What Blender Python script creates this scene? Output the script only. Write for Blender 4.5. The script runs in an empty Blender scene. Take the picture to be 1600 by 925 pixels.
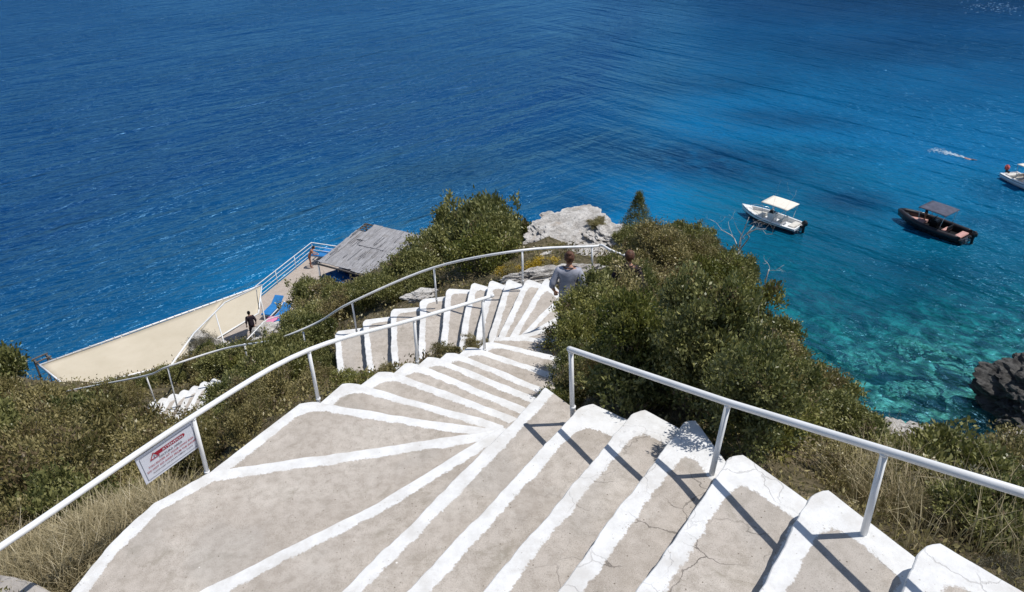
import bpy, bmesh, math, random
import numpy as np
from mathutils import Vector, Matrix, noise

random.seed(7); np.random.seed(7)
SC = bpy.context.scene
COL = SC.collection
R = math.radians

# ------------------------------------------------------------------ survey
# Camera at the origin; heights are measured from the lens.  at() turns a
# sight line of the photograph and a known level into a place in the world.
FPX = 1200.0
PITCH, ROLL = R(30.0), R(-1.0)
FW = np.array([0, math.cos(PITCH), -math.sin(PITCH)])
_u = np.array([0, math.sin(PITCH), math.cos(PITCH)])
_r = np.array([1.0, 0, 0])
RT = _r * math.cos(ROLL) + _u * math.sin(ROLL)
UP = _u * math.cos(ROLL) - _r * math.sin(ROLL)
SEA = -28.0
DECK = -25.0

def ray(x, y):
    return FW + RT * (x - 800) / FPX - UP * (y - 462.5) / FPX
def at(x, y, z):
    d = ray(x, y)
    return Vector(d * (z / d[2]))
def proj(P):
    P = np.asarray(P, float)
    w = P @ FW
    return 800 + FPX * (P @ RT) / w, 462.5 - FPX * (P @ UP) / w, w
def top_z(base, ytop):
    """height above base at which a vertical post reaches image row ytop"""
    best = min((abs(proj(np.array(base) + [0, 0, h])[1] - ytop), h) for h in np.arange(0.1, 4, .01))
    return best[1]

# ------------------------------------------------------------------ scene helpers
def tag(o, label=None, cat=None, group=None, kind=None):
    if label: o['label'] = label
    if cat: o['category'] = cat
    if group: o['group'] = group
    if kind: o['kind'] = kind
    return o
def empty(name, loc=(0, 0, 0), rz=0.0, label=None, cat=None, group=None):
    o = bpy.data.objects.new(name, None); COL.objects.link(o)
    o.location = loc; o.rotation_euler = (0, 0, rz); o.empty_display_size = .2
    return tag(o, label, cat, group)
def mesh_obj(name, me, mat=None, parent=None):
    o = bpy.data.objects.new(name, me); COL.objects.link(o)
    if mat is not None:
        for m in (mat if isinstance(mat, (list, tuple)) else [mat]): me.materials.append(m)
    if parent is not None: o.parent = parent
    return o
def link_bm(name, bm, mat=None, parent=None, smooth=False):
    me = bpy.data.meshes.new(name)
    bmesh.ops.recalc_face_normals(bm, faces=bm.faces[:])
    bm.to_mesh(me); bm.free()
    if smooth:
        for p in me.polygons: p.use_smooth = True
    return mesh_obj(name, me, mat, parent)
def from_arrays(name, V, Fq, mat=None, parent=None, smooth=False, n=4):
    me = bpy.data.meshes.new(name)
    V = np.asarray(V, np.float32); Fq = np.asarray(Fq, np.int32)
    me.vertices.add(len(V)); me.vertices.foreach_set('co', V.ravel())
    me.loops.add(Fq.size); me.loops.foreach_set('vertex_index', Fq.ravel())
    me.polygons.add(len(Fq))
    me.polygons.foreach_set('loop_start', np.arange(0, Fq.size, n, dtype=np.int32))
    if smooth: me.polygons.foreach_set('use_smooth', np.ones(len(Fq), bool))
    me.update(calc_edges=True); me.validate()
    return mesh_obj(name, me, mat, parent)
def vattr(o, name, arr):
    a = o.data.attributes.new(name, 'FLOAT', 'POINT')
    a.data.foreach_set('value', np.asarray(arr, np.float32))

def add_box(bm, c, s, M=None, bev=0.0):
    r = bmesh.ops.create_cube(bm, size=1.0)
    vs = r['verts']
    bmesh.ops.scale(bm, vec=s, verts=vs)
    if bev:
        es = {e for v in vs for e in v.link_edges}
        rb = bmesh.ops.bevel(bm, geom=list(es), offset=bev, segments=2, affect='EDGES')
        vs = rb['verts'] if len(rb['verts']) else vs
        vs = list({v for f in rb['faces'] for v in f.verts} | set(v for v in vs if v.is_valid))
    if M is not None: bmesh.ops.transform(bm, matrix=M, verts=vs)
    bmesh.ops.translate(bm, vec=c, verts=vs)
    return vs
def add_tube(bm, pts, rad, seg=10, cap=True):
    """round tube along a polyline; rad a number or one radius per point"""
    P = [Vector(p) for p in pts]
    rr = rad if isinstance(rad, (list, tuple)) else [rad] * len(P)
    rings = []
    up = Vector((0, 0, 1))
    for i, p in enumerate(P):
        if i == 0: t = P[1] - P[0]
        elif i == len(P) - 1: t = P[-1] - P[-2]
        else: t = (P[i + 1] - P[i]).normalized() + (P[i] - P[i - 1]).normalized()
        t.normalize()
        a = t.cross(up)
        if a.length < .05: a = t.cross(Vector((1, 0, 0)))
        a.normalize(); b = a.cross(t).normalized()
        rings.append([bm.verts.new(p + (a * math.cos(k * 2 * math.pi / seg) + b * math.sin(k * 2 * math.pi / seg)) * rr[i]) for k in range(seg)])
    for A, B in zip(rings, rings[1:]):
        for k in range(seg):
            f = bm.faces.new((A[k], A[(k + 1) % seg], B[(k + 1) % seg], B[k])); f.smooth = True
    if cap:
        bm.faces.new(rings[0][::-1]); bm.faces.new(rings[-1])
def add_sphere(bm, c, s, sub=3, M=None):
    r = bmesh.ops.create_icosphere(bm, subdivisions=sub, radius=1.0)
    bmesh.ops.scale(bm, vec=s, verts=r['verts'])
    if M is not None: bmesh.ops.transform(bm, matrix=M, verts=r['verts'])
    bmesh.ops.translate(bm, vec=c, verts=r['verts'])
    for v in r['verts']:
        for f in v.link_faces: f.smooth = True
    return r['verts']
def smooth_path(P, n=6):
    """Catmull-Rom through P"""
    P = [Vector(p) for p in P]; Q = []
    for i in range(len(P) - 1):
        p0 = P[max(i - 1, 0)]; p1 = P[i]; p2 = P[i + 1]; p3 = P[min(i + 2, len(P) - 1)]
        for k in range(n):
            t = k / n
            Q.append(.5 * ((2 * p1) + (p2 - p0) * t + (2 * p0 - 5 * p1 + 4 * p2 - p3) * t * t + (3 * p1 - p0 - 3 * p2 + p3) * t ** 3))
    Q.append(P[-1]); return Q
def resample(P, n):
    P = [Vector(p) for p in P]
    L = [0]
    for a, b in zip(P, P[1:]): L.append(L[-1] + (b - a).length)
    out = []
    for i in range(n):
        s = L[-1] * i / (n - 1)
        k = 0
        while k < len(L) - 2 and L[k + 1] < s: k += 1
        t = (s - L[k]) / max(L[k + 1] - L[k], 1e-9)
        out.append(P[k].lerp(P[k + 1], min(t, 1)))
    return out

# ------------------------------------------------------------------ materials
class NT:
    def __init__(self, name):
        self.m = bpy.data.materials.new(name); self.m.use_nodes = True
        self.t = self.m.node_tree; self.t.nodes.clear()
        self.out = self.t.nodes.new('ShaderNodeOutputMaterial')
    def n(self, typ, ins=None, **kw):
        nd = self.t.nodes.new(typ)
        for k, v in kw.items(): setattr(nd, k, v)
        for k, v in (ins or {}).items():
            if hasattr(v, 'links'): self.t.links.new(v, nd.inputs[k])
            else: nd.inputs[k].default_value = v
        return nd
    def noise(self, scale, vec=None, detail=4, rough=.55, dist=0.0):
        i = {'Scale': scale, 'Detail': detail, 'Roughness': rough, 'Distortion': dist}
        if vec is not None: i['Vector'] = vec
        return self.n('ShaderNodeTexNoise', i).outputs['Fac']
    def math(self, op, a, b=0.0, c=None, clamp=False):
        i = {0: a, 1: b}
        if c is not None: i[2] = c
        return self.n('ShaderNodeMath', i, operation=op, use_clamp=clamp).outputs[0]
    def smooth(self, x, lo, hi, a=0.0, b=1.0):
        return self.n('ShaderNodeMapRange', {'Value': x, 'From Min': lo, 'From Max': hi, 'To Min': a, 'To Max': b}, interpolation_type='SMOOTHSTEP').outputs[0]
    def mix(self, f, a, b, blend='MIX'):
        nd = self.n('ShaderNodeMix', data_type='RGBA', blend_type=blend)
        for k, v in ((0, f), (6, a), (7, b)):
            if hasattr(v, 'links'): self.t.links.new(v, nd.inputs[k])
            else: nd.inputs[k].default_value = (*v, 1) if isinstance(v, tuple) and len(v) == 3 else v
        return nd.outputs[2]
    def ramp(self, x, stops):
        nd = self.n('ShaderNodeValToRGB', {'Fac': x})
        e = nd.color_ramp.elements
        while len(e) < len(stops): e.new(.5)
        for el, (p, c) in zip(e, stops): el.position = p; el.color = (*c, 1)
        return nd.outputs[0]
    def pos(self): return self.n('ShaderNodeNewGeometry').outputs['Position']
    def obj(self): return self.n('ShaderNodeTexCoord').outputs['Object']
    def attr(self, name): return self.n('ShaderNodeAttribute', attribute_name=name).outputs['Fac']
    def bump(self, h, strength=.4, dist=.02, normal=None):
        i = {'Height': h, 'Strength': strength, 'Distance': dist}
        if normal is not None: i['Normal'] = normal
        return self.n('ShaderNodeBump', i).outputs[0]
    def bsdf(self, col, rough=.7, spec=.5, normal=None, metal=0.0, **kw):
        i = {'Base Color': col if hasattr(col, 'links') else (*col, 1), 'Roughness': rough, 'Specular IOR Level': spec, 'Metallic': metal}
        if normal is not None: i['Normal'] = normal
        i.update(kw)
        return self.n('ShaderNodeBsdfPrincipled', i).outputs[0]
    def done(self, sh):
        self.t.links.new(sh, self.out.inputs['Surface']); return self.m

def simple(name, col, rough=.6, var=.25, scale=6.0, spec=.4, metal=0.0, bump=0.0):
    t = NT(name)
    v = t.noise(scale, t.obj(), 5)
    dark = tuple(c * (1 - var) for c in col); lite = tuple(min(1, c * (1 + var * .6)) for c in col)
    c = t.mix(t.smooth(v, .3, .7), dark, lite)
    nm = t.bump(t.noise(scale * 8, t.obj(), 4), .5, bump) if bump else None
    return t.done(t.bsdf(c, rough, spec, nm, metal))

def m_stair():
    t = NT('painted_concrete')
    p = t.pos()
    d = t.attr('paint')
    wob = t.noise(9, p, 6, .65)
    wob2 = t.noise(45, p, 4, .6)
    dd = t.math('ADD', d, t.math('ADD', t.math('MULTIPLY', t.math('SUBTRACT', wob, .5), .085), t.math('MULTIPLY', t.math('SUBTRACT', wob2, .5), .05)))
    paint = t.smooth(dd, -.007, .007, 1, 0)
    # chips: small flecks mostly close to the edges of the paint
    chip = t.noise(85, p, 5, .7)
    zone = t.noise(6, p, 3)
    near = t.smooth(d, -.10, 0, 0, .075)
    thr = t.math('SUBTRACT', t.math('ADD', .685, t.math('MULTIPLY', t.math('SUBTRACT', .62, zone), .35)), near)
    chips = t.math('GREATER_THAN', chip, thr)
    paint = t.math('MULTIPLY', paint, t.math('SUBTRACT', 1, chips), clamp=True)
    # concrete
    big = t.noise(1.3, p, 6, .6)
    mid = t.noise(11, p, 6, .65)
    fine = t.noise(150, p, 3, .7)
    c = t.ramp(big, [(.3, (.378, .334, .288)), (.5, (.470, .420, .370)), (.7, (.548, .500, .445))])
    c = t.mix(t.smooth(mid, .35, .75, 0, .55), c, (.25, .215, .175))
    c = t.mix(t.smooth(fine, .50, .70, 0, .75), c, (.17, .15, .125))
    c = t.mix(t.smooth(t.noise(120, p, 2, .5), .63, .7, 0, .5), c, (.62, .58, .52))
    # dirt streaks and moss like stains
    st = t.noise(2.4, p, 8, .72, .6)
    c = t.mix(t.smooth(st, .55, .70, 0, .55), c, (.22, .195, .15))
    # worn path, old patches, grit and bits of leaf
    pt = t.noise(.75, p, 3, .5)
    c = t.mix(t.smooth(pt, .52, .60, 0, .28), c, (.33, .31, .285))
    c = t.mix(t.smooth(t.noise(4.3, p, 6, .7), .60, .72, 0, .35), c, (.58, .55, .50))
    gv = t.n('ShaderNodeTexVoronoi', {'Vector': p, 'Scale': 26.0}).outputs
    gsel = t.math('GREATER_THAN', t.n('ShaderNodeSeparateColor', {0: gv['Color']}).outputs[0], .86)
    c = t.mix(t.math('MULTIPLY', t.math('MULTIPLY', t.smooth(gv['Distance'], .10, .17, 1, 0), gsel), .85), c, (.10, .08, .055))
    gw = t.n('ShaderNodeTexVoronoi', {'Vector': p, 'Scale': 9.0}).outputs
    gsel2 = t.math('GREATER_THAN', t.n('ShaderNodeSeparateColor', {0: gw['Color']}).outputs[1], .90)
    c = t.mix(t.math('MULTIPLY', t.smooth(gw['Distance'], .06, .09, 1, 0), gsel2), c, (.72, .70, .66))
    # hairline cracks
    wv = t.n('ShaderNodeVectorMath', {0: p, 1: t.n('ShaderNodeVectorMath', {0: t.n('ShaderNodeTexNoise', {'Vector': p, 'Scale': 3.5, 'Detail': 5.0}).outputs['Color'], 'Scale': .35}, operation='SCALE').outputs[0]}, operation='ADD').outputs[0]
    vo = t.n('ShaderNodeTexVoronoi', {'Vector': wv, 'Scale': 2.1}, feature='DISTANCE_TO_EDGE').outputs['Distance']
    cm = t.smooth(t.noise(1.1, p, 2), .46, .58)
    crack = t.math('MULTIPLY', t.smooth(vo, .004, .013, 1, 0), cm)
    cr2 = t.math('MULTIPLY', crack, t.attr('cracks'))
    c = t.mix(t.math('MULTIPLY', cr2, .75), c, (.07, .06, .05))
    wcol = t.mix(t.smooth(t.noise(5, p, 6, .7), .35, .75), (.72, .72, .715), (.60, .595, .58))
    wcol = t.mix(t.smooth(t.noise(28, p, 5, .7), .6, .78, 0, .5), wcol, (.52, .49, .44))
    wcol = t.mix(t.smooth(t.noise(2.2, p, 7, .72), .44, .64, 0, .62), wcol, (.52, .50, .47))
    wcol = t.mix(t.math('MULTIPLY', t.math('MULTIPLY', t.smooth(gv['Distance'], .10, .17, 1, 0), gsel), .5), wcol, (.25, .22, .18))
    wcol = t.mix(t.math('MULTIPLY', cr2, .3), wcol, (.2, .18, .16))
    col = t.mix(paint, c, wcol)
    h = t.math('ADD', t.math('MULTIPLY', fine, .4), t.math('ADD', t.math('MULTIPLY', mid, .8), t.math('MULTIPLY', paint, .25)))
    h = t.math('SUBTRACT', h, t.math('MULTIPLY', cr2, .8))
    return t.done(t.bsdf(col, .85, .25, t.bump(h, .55, .008)))

def m_leaf(name, c1, c2, c3, trans=.25):
    t = NT(name)
    p = t.pos()
    lv = t.attr('lv')
    rnd = t.n('ShaderNodeObjectInfo').outputs['Random']
    big = t.noise(.55, p, 4, .6)
    f = t.math('ADD', t.math('MULTIPLY', lv, .55), t.math('ADD', t.math('MULTIPLY', big, .55), t.math('MULTIPLY', rnd, .3)))
    c = t.ramp(f, [(.25, c1), (.52, c2), (.86, c3)])
    dead = t.smooth(t.attr('dry'), .5, .6)
    c = t.mix(dead, c, (.17, .125, .07))
    a = t.bsdf(c, .42, .45)
    tr = t.n('ShaderNodeBsdfTranslucent', {'Color': t.mix(.5, c, (.12, .15, .02))}).outputs[0]
    return t.done(t.n('ShaderNodeMixShader', {0: trans, 1: a, 2: tr}).outputs[0])

def m_soil():
    t = NT('dry_hillside_soil')
    p = t.pos()
    a = t.noise(.6, p, 6, .65); b = t.noise(7, p, 6, .7); f = t.noise(40, p, 3)
    c = t.ramp(a, [(.3, (.11, .092, .052)), (.5, (.17, .14, .085)), (.7, (.25, .205, .13))])
    c = t.mix(t.smooth(b, .45, .62, 0, .8), c, (.05, .05, .022))
    sl = t.n('ShaderNodeSeparateXYZ', {0: t.n('ShaderNodeNewGeometry').outputs['True Normal']}).outputs[2]
    rock = t.smooth(t.math('ADD', sl, t.math('MULTIPLY', t.math('SUBTRACT', b, .5), .5)), .35, .5, 1, 0)
    c = t.mix(rock, c, t.mix(t.smooth(f, .4, .6), (.30, .28, .25), (.2, .18, .16)))
    return t.done(t.bsdf(c, .95, .1, t.bump(t.math('ADD', b, t.math('MULTIPLY', f, .4)), 1, .12)))

def m_rock(name, lite, dark, warm=(.33, .27, .2), sc=1.0):
    t = NT(name)
    p = t.pos()
    mp = t.n('ShaderNodeMapping', {'Vector': p, 'Rotation': (R(12), R(18), R(35))}).outputs[0]
    mp = t.n('ShaderNodeMapping', {'Vector': mp, 'Scale': (1.1, 1.6, 4.0)}).outputs[0]
    a = t.noise(1.6 * sc, mp, 8, .7); b = t.noise(5 * sc, mp, 8, .72, .5); f = t.noise(30 * sc, p, 4, .7)
    c = t.mix(t.smooth(a, .35, .62), dark, lite)
    c = t.mix(t.smooth(b, .56, .66, 0, .7), c, tuple(x * .4 for x in dark))
    c = t.mix(t.smooth(t.noise(2.3 * sc, p, 4), .55, .7, 0, .6), c, warm)
    h = t.math('ADD', t.math('MULTIPLY', a, .6), t.math('SUBTRACT', t.math('MULTIPLY', f, .25), t.math('MULTIPLY', b, .9)))
    return t.done(t.bsdf(c, .92, .2, t.bump(h, 1, .12)))

def m_water():
    t = NT('sea_water')
    p = t.pos()
    dep = t.attr('depth'); gr = t.attr('seagrass_and_reflection')
    n1 = t.noise(.055, p, 5, .6); n2 = t.noise(.35, p, 5, .65)
    dm = t.math('MULTIPLY', dep, t.math('ADD', .7, t.math('MULTIPLY', n1, .6)))
    x = t.math('DIVIDE', dm, 24.0, clamp=True)
    body = t.ramp(x, [(0.0, (.006, .165, .180)), (.12, (.003, .150, .240)), (.30, (.002, .128, .300)), (.52, (.002, .062, .165)), (1.0, (.0015, .034, .125))])
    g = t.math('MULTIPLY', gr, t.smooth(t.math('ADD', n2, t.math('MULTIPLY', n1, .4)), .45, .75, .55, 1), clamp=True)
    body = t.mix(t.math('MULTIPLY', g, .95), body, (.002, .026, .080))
    # surface: long swell, wavelets and ripples
    def wv(rot, sx, sy, sc, det=4):
        mp = t.n('ShaderNodeMapping', {'Vector': p, 'Rotation': (0, 0, R(rot))}).outputs[0]
        mp = t.n('ShaderNodeMapping', {'Vector': mp, 'Scale': (sx, sy, 1)}).outputs[0]
        return t.noise(sc, mp, det, .55, .35)
    patch = t.smooth(t.noise(.03, p, 3), .35, .65, .65, 1.2)
    # the swell turns as it runs into the bay: two crest directions blended by place
    sx = t.n('ShaderNodeSeparateXYZ', {0: p}).outputs[0]
    turn = t.smooth(t.math('ADD', sx, t.math('MULTIPLY', n1, 20)), 4, 34)
    def two(sx_, sc, det, r1=-43, r2=50):
        return t.n('ShaderNodeMix', {0: turn, 2: wv(r1, sx_, 1, sc, det), 3: wv(r2, sx_, 1, sc * 1.15, det)}, data_type='FLOAT').outputs[0]
    w1 = two(.13, .24, 2); w2 = two(.22, .85, 3, -38, 44); w3 = two(.32, 2.4, 4, -26, 30); w4 = two(.4, 1.4, 3, -60, 66)
    h = t.math('ADD', t.math('MULTIPLY', w1, 1.8), t.math('ADD', t.math('MULTIPLY', w2, .75), t.math('ADD', t.math('MULTIPLY', w3, .26), t.math('MULTIPLY', w4, .26))))
    h = t.math('MULTIPLY', h, patch)
    nm = t.bump(h, 1.0, 1.0)
    diff = t.n('ShaderNodeBsdfDiffuse', {'Color': body, 'Normal': nm}).outputs[0]
    tint = t.mix(t.math('DIVIDE', dep, 4.0, clamp=True), (.60, .95, .95), (.10, .62, .72))
    tra = t.n('ShaderNodeBsdfTransparent', {'Color': tint}).outputs[0]
    vis = t.smooth(dep, .9, 6.5, .03, 1.0)
    under = t.n('ShaderNodeMixShader', {0: vis, 1: tra, 2: diff}).outputs[0]
    gl = t.n('ShaderNodeBsdfGlossy', {'Color': (.28, .66, 1, 1), 'Roughness': .20, 'Normal': nm}).outputs[0]
    fr = t.n('ShaderNodeFresnel', {'IOR': 1.33, 'Normal': nm}).outputs[0]
    return t.done(t.n('ShaderNodeMixShader', {0: fr, 1: under, 2: gl}).outputs[0])

def m_seabed():
    t = NT('seabed_stone')
    p = t.pos()
    a = t.noise(.8, p, 6, .65); v = t.n('ShaderNodeTexVoronoi', {'Vector': p, 'Scale': .7}).outputs['Distance']
    c = t.ramp(a, [(.38, (.05, .075, .065)), (.5, (.34, .36, .29)), (.60, (.74, .75, .64))])
    c = t.mix(t.smooth(v, .5, .75, 0, .7), c, (.04, .06, .05))
    return t.done(t.bsdf(c, .9, .1, t.bump(a, 1, .3)))

def m_reed():
    t = NT('grey_reed_matting')
    o = t.obj()
    mp = t.n('ShaderNodeMapping', {'Vector': o, 'Scale': (26, 1.2, 4)}).outputs[0]
    a = t.noise(1.0, mp, 5, .7); b = t.noise(2.0, o, 4); s = t.noise(60, o, 3)
    c = t.ramp(a, [(.3, (.15, .146, .152)), (.5, (.31, .305, .315)), (.72, (.48, .475, .485))])
    c = t.mix(t.smooth(b, .5, .7, 0, .5), c, (.23, .215, .205))
    return t.done(t.bsdf(c, .9, .1, t.bump(t.math('ADD', a, t.math('MULTIPLY', s, .3)), 1, .05)))

def m_canvas():
    t = NT('beige_canvas')
    o = t.pos()
    a = t.noise(.5, o, 5, .6); b = t.noise(5, o, 5, .7)
    c = t.ramp(a, [(.3, (.50, .44, .335)), (.7, (.58, .515, .405))])
    c = t.mix(t.smooth(b, .55, .75, 0, .35), c, (.45, .36, .24))
    return t.done(t.bsdf(c, .9, .1, t.bump(a, .4, .05)))

def m_white_metal():
    t = NT('white_pipe_paint')
    p = t.obj()
    a = t.noise(3, p, 5); b = t.noise(38, p, 4, .7)
    c = t.mix(t.smooth(a, .35, .7), (.80, .80, .80), (.70, .70, .69))
    rust = t.smooth(b, .71, .75)
    c = t.mix(rust, c, (.24, .13, .07))
    return t.done(t.bsdf(c, .38, .5, t.bump(b, .15, .004)))

def m_deck():
    t = NT('deck_paving')
    p = t.pos()
    mp = t.n('ShaderNodeMapping', {'Vector': p, 'Rotation': (0, 0, R(-48))}).outputs[0]
    br = t.n('ShaderNodeTexBrick', {'Vector': mp, 'Scale': 2.2, 'Color1': (.40, .34, .29, 1), 'Color2': (.45, .39, .34, 1), 'Mortar': (.27, .23, .2, 1), 'Mortar Size': .012})
    c = t.mix(t.smooth(t.noise(3, p, 5), .4, .7, 0, .4), br.outputs[0], (.31, .26, .22))
    return t.done(t.bsdf(c, .85, .2))

def m_hull(name, upper, lower, zline):
    t = NT(name)
    z = t.n('ShaderNodeSeparateXYZ', {0: t.obj()}).outputs[2]
    f = t.math('GREATER_THAN', z, zline)
    c = t.mix(f, lower, upper)
    c = t.mix(t.smooth(t.noise(5, t.obj(), 4), .4, .8, 0, .15), c, (.3, .28, .25))
    return t.done(t.bsdf(c, .22, .5))

M = {}
M['stair'] = m_stair()
M['pipe'] = m_white_metal()
M['soil'] = m_soil()
M['rock'] = m_rock('pale_karst_limestone', (.72, .69, .65), (.44, .41, .375), (.46, .38, .30))
M['searock'] = m_rock('dark_sea_rock', (.11, .106, .10), (.032, .031, .030), (.06, .055, .05), .6)
M['whiterock'] = m_rock('whitewashed_stone', (.72, .69, .64), (.45, .42, .38))
M['leaf_dark'] = m_leaf('dark_evergreen_leaf', (.044, .058, .020), (.125, .136, .046), (.31, .30, .115))
M['leaf_olive'] = m_leaf('olive_brown_leaf', (.072, .066, .026), (.20, .175, .068), (.37, .31, .14))
M['leaf_bright'] = m_leaf('yellow_green_leaf', (.050, .066, .014), (.135, .150, .036), (.28, .265, .080), .3)
M['leaf_grey'] = m_leaf('grey_spiny_leaf', (.08, .08, .055), (.15, .145, .105), (.24, .22, .16), .15)
M['flower'] = m_leaf('yellow_broom_flower', (.25, .17, .012), (.40, .27, .015), (.52, .36, .03), .2)
M['twig'] = simple('dry_grey_twig', (.24, .215, .19), .9, .3, 9, .1)
M['bark'] = simple('grey_bark', (.17, .145, .12), .9, .4, 9, .1, bump=.01)
M['deadwood'] = simple('bleached_dead_wood', (.55, .53, .51), .85, .3, 8, .15, bump=.006)
M['grass'] = m_leaf('dry_straw_grass', (.22, .18, .10), (.38, .31, .18), (.52, .44, .27), .25)
M['water'] = m_water()
M['seabed'] = m_seabed()
M['reed'] = m_reed()
M['canvas'] = m_canvas()
M['deck'] = m_deck()
M['timber'] = simple('weathered_timber', (.13, .115, .105), .85, .35, 7, .15, bump=.006)
M['concrete'] = simple('grey_concrete', (.36, .33, .30), .9, .3, 5, .2, bump=.01)
M['white'] = simple('white_gelcoat', (.78, .78, .77), .3, .08, 4, .5)
M['white_cushion'] = simple('cream_cushion', (.60, .57, .52), .7, .12, 5, .3)
M['bimini_cream'] = simple('cream_sunshade_cloth', (.74, .69, .60), .85, .1, 4, .2)
M['bimini_dark'] = simple('dark_grey_sunshade_cloth', (.085, .090, .125), .8, .25, 3, .2)
M['black'] = simple('black_plastic', (.012, .012, .014), .35, .3, 8, .5)
M['blackrubber'] = simple('black_rubber_tube', (.016, .014, .018), .45, .3, 6, .4)
M['pink_cushion'] = simple('salmon_pink_cushion', (.50, .29, .26), .75, .15, 6, .2)
M['steel'] = simple('stainless_tube', (.62, .62, .63), .25, .1, 6, .5, .8)
M['glass'] = NT('smoked_windscreen'); M['glass'] = M['glass'].done(M['glass'].bsdf((.05, .06, .07), .08, .6))
M['red'] = simple('faded_red_cover', (.50, .10, .09), .7, .2, 6, .3)
M['blue'] = simple('bright_blue_fabric', (.03, .19, .47), .8, .2, 4, .2)
M['navy'] = simple('navy_shade_cloth', (.01, .02, .07), .85, .3, 4, .2)
M['skin'] = simple('tanned_skin', (.42, .22, .14), .55, .12, 12, .35)
M['skin_tan'] = simple('sunburnt_skin', (.40, .17, .10), .55, .12, 12, .35)
M['hair'] = simple('auburn_hair', (.11, .048, .028), .6, .5, 30, .3)
M['hair_dark'] = simple('dark_hair', (.015, .012, .01), .55, .4, 30, .3)
M['shirt'] = simple('grey_blue_cotton', (.34, .35, .41), .9, .2, 9, .15, bump=.004)
M['shirt_dark'] = simple('dark_plum_cotton', (.03, .022, .032), .9, .3, 9, .15)
M['trousers'] = simple('dark_blue_cotton', (.05, .06, .09), .9, .25, 9, .15)
M['swimwear'] = simple('dark_red_swimwear', (.12, .03, .03), .8, .2, 9, .2)
M['far_foam'] = simple('thin_grey_foam', (.20, .34, .50), .8, .2, 9, .2)
M['foam'] = simple('sea_foam', (.62, .74, .82), .8, .05, 9, .2)
M['pinktowel'] = simple('pink_towel', (.6, .22, .36), .9, .15, 9, .1)
M['sign_white'] = simple('sign_white_enamel', (.70, .72, .79), .45, .05, 3, .4)
M['sign_red'] = simple('sign_red_ink', (.36, .015, .035), .6, .1, 9, .2)
M['sign_dark'] = simple('sign_dark_ink', (.075, .035, .06), .6, .1, 9, .2)
M['sign_line'] = simple('sign_grey_line', (.16, .18, .22), .6, .1, 9, .2)

# ------------------------------------------------------------------ the stairs: levels and nosing lines
RISE = .2
def L(pts, z):
    return [at(x, y, z) for x, y in pts]
# key: (level, nosing line from its outer / lower end to its inner / right end in photo sight lines)
NOSE = {}
def ext(P, a=0.0, b=0.0):
    P = [Vector(p) for p in P]
    if a: P[0] = P[0] + (P[0] - P[1]).normalized() * a
    if b: P[-1] = P[-1] + (P[-1] - P[-2]).normalized() * b
    return P
NOSE['I'] = (-3.2, ext(L([(1665, 1010), (1692, 925)], -3.2), 1.4))
NOSE['H'] = (-3.4, ext(L([(1410, 925), (1450, 838)], -3.4), 1.4))
NOSE['G'] = (-3.6, ext(L([(1187, 925), (1280, 755)], -3.6), 1.6))
NOSE['F'] = (-3.8, ext(L([(998, 925), (1149, 703)], -3.8), 1.6))
NOSE['E'] = (-4.0, ext(L([(872, 925), (1080, 648)], -4.0), 1.6))
NOSE['D'] = (-4.2, ext(L([(757, 925), (997, 634)], -4.2), 1.6))
NOSE['C'] = (-4.4, ext(L([(637, 925), (893, 650), (918, 627)], -4.4), 1.6))
NOSE['B'] = (-4.6, ext(L([(535, 925), (772, 690), (852, 605)], -4.6), 1.5))
NOSE['A'] = (-4.8, ext(L([(312, 925), (590, 786), (772, 674)], -4.8), 1.0))
NOSE['b'] = (-5.0, L([(30, 1030), (62, 985), (110, 925), (165, 856), (240, 786), (330, 737), (560, 704), (772, 673)], -5.0))
NOSE['c'] = (-5.2, ext(L([(475, 625), (620, 650), (774, 671)], -5.2), 0, .22))
NOSE['d'] = (-5.4, ext(L([(541, 595), (660, 628), (780, 663)], -5.4), 0, .22))
NOSE['e'] = (-5.6, ext(L([(597, 577), (690, 608), (790, 647)], -5.6), 0, .22))
NOSE['f'] = (-5.8, ext(L([(638, 564), (735, 602), (812, 634)], -5.8), 0, .22))
NOSE['g'] = (-6.0, ext(L([(672, 554), (780, 598), (822, 615)], -6.0), 0, .3))
NOSE['h'] = (-6.2, ext(L([(702, 548), (780, 578), (838, 602)], -6.2), 0, .4))
NOSE['i'] = (-6.4, ext(L([(734, 540), (800, 562), (866, 584)], -6.4), 0, .6))
NOSE['j'] = (-6.6, ext(L([(762, 532), (810, 543), (868, 557)], -6.6), 0, .8))
NOSE['k'] = (-6.8, ext(L([(776, 527), (820, 527), (876, 530)], -6.8), 0, .8))
NOSE['l'] = (-7.0, ext(L([(790, 529), (830, 519), (876, 505)], -7.0), 0, .7))
NOSE['m'] = (-7.2, ext(L([(790, 531), (828, 518), (871, 494)], -7.2), 0, .7))
NOSE['n'] = (-7.4, ext(L([(792, 535), (814, 523), (867, 470)], -7.4), 0, .5))
NOSE['o'] = (-7.6, L([(789, 538), (797, 526), (853, 433)], -7.6))
NOSE['p'] = (-7.8, L([(773, 543), (779, 526), (823, 435)], -7.8))
NOSE['q'] = (-8.0, L([(760, 548), (766, 520), (793, 435)], -8.0))
NOSE['r'] = (-8.2, L([(740, 556), (748, 508), (766, 437)], -8.2))
NOSE['s'] = (-8.4, L([(714, 566), (722, 512), (737, 441)], -8.4))
NOSE['t'] = (-8.6, L([(686, 578), (689, 536), (698, 451)], -8.6))
NOSE['u'] = (-8.8, L([(655, 592), (655, 536), (657, 468)], -8.8))
NOSE['v'] = (-9.0, L([(615, 606), (612, 545), (611, 483)], -9.0))
NOSE['w'] = (-9.2, L([(577, 618), (572, 560), (567, 500)], -9.2))
NOSE['x'] = (-9.4, L([(530, 630), (527, 575), (524, 518)], -9.4))
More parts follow.
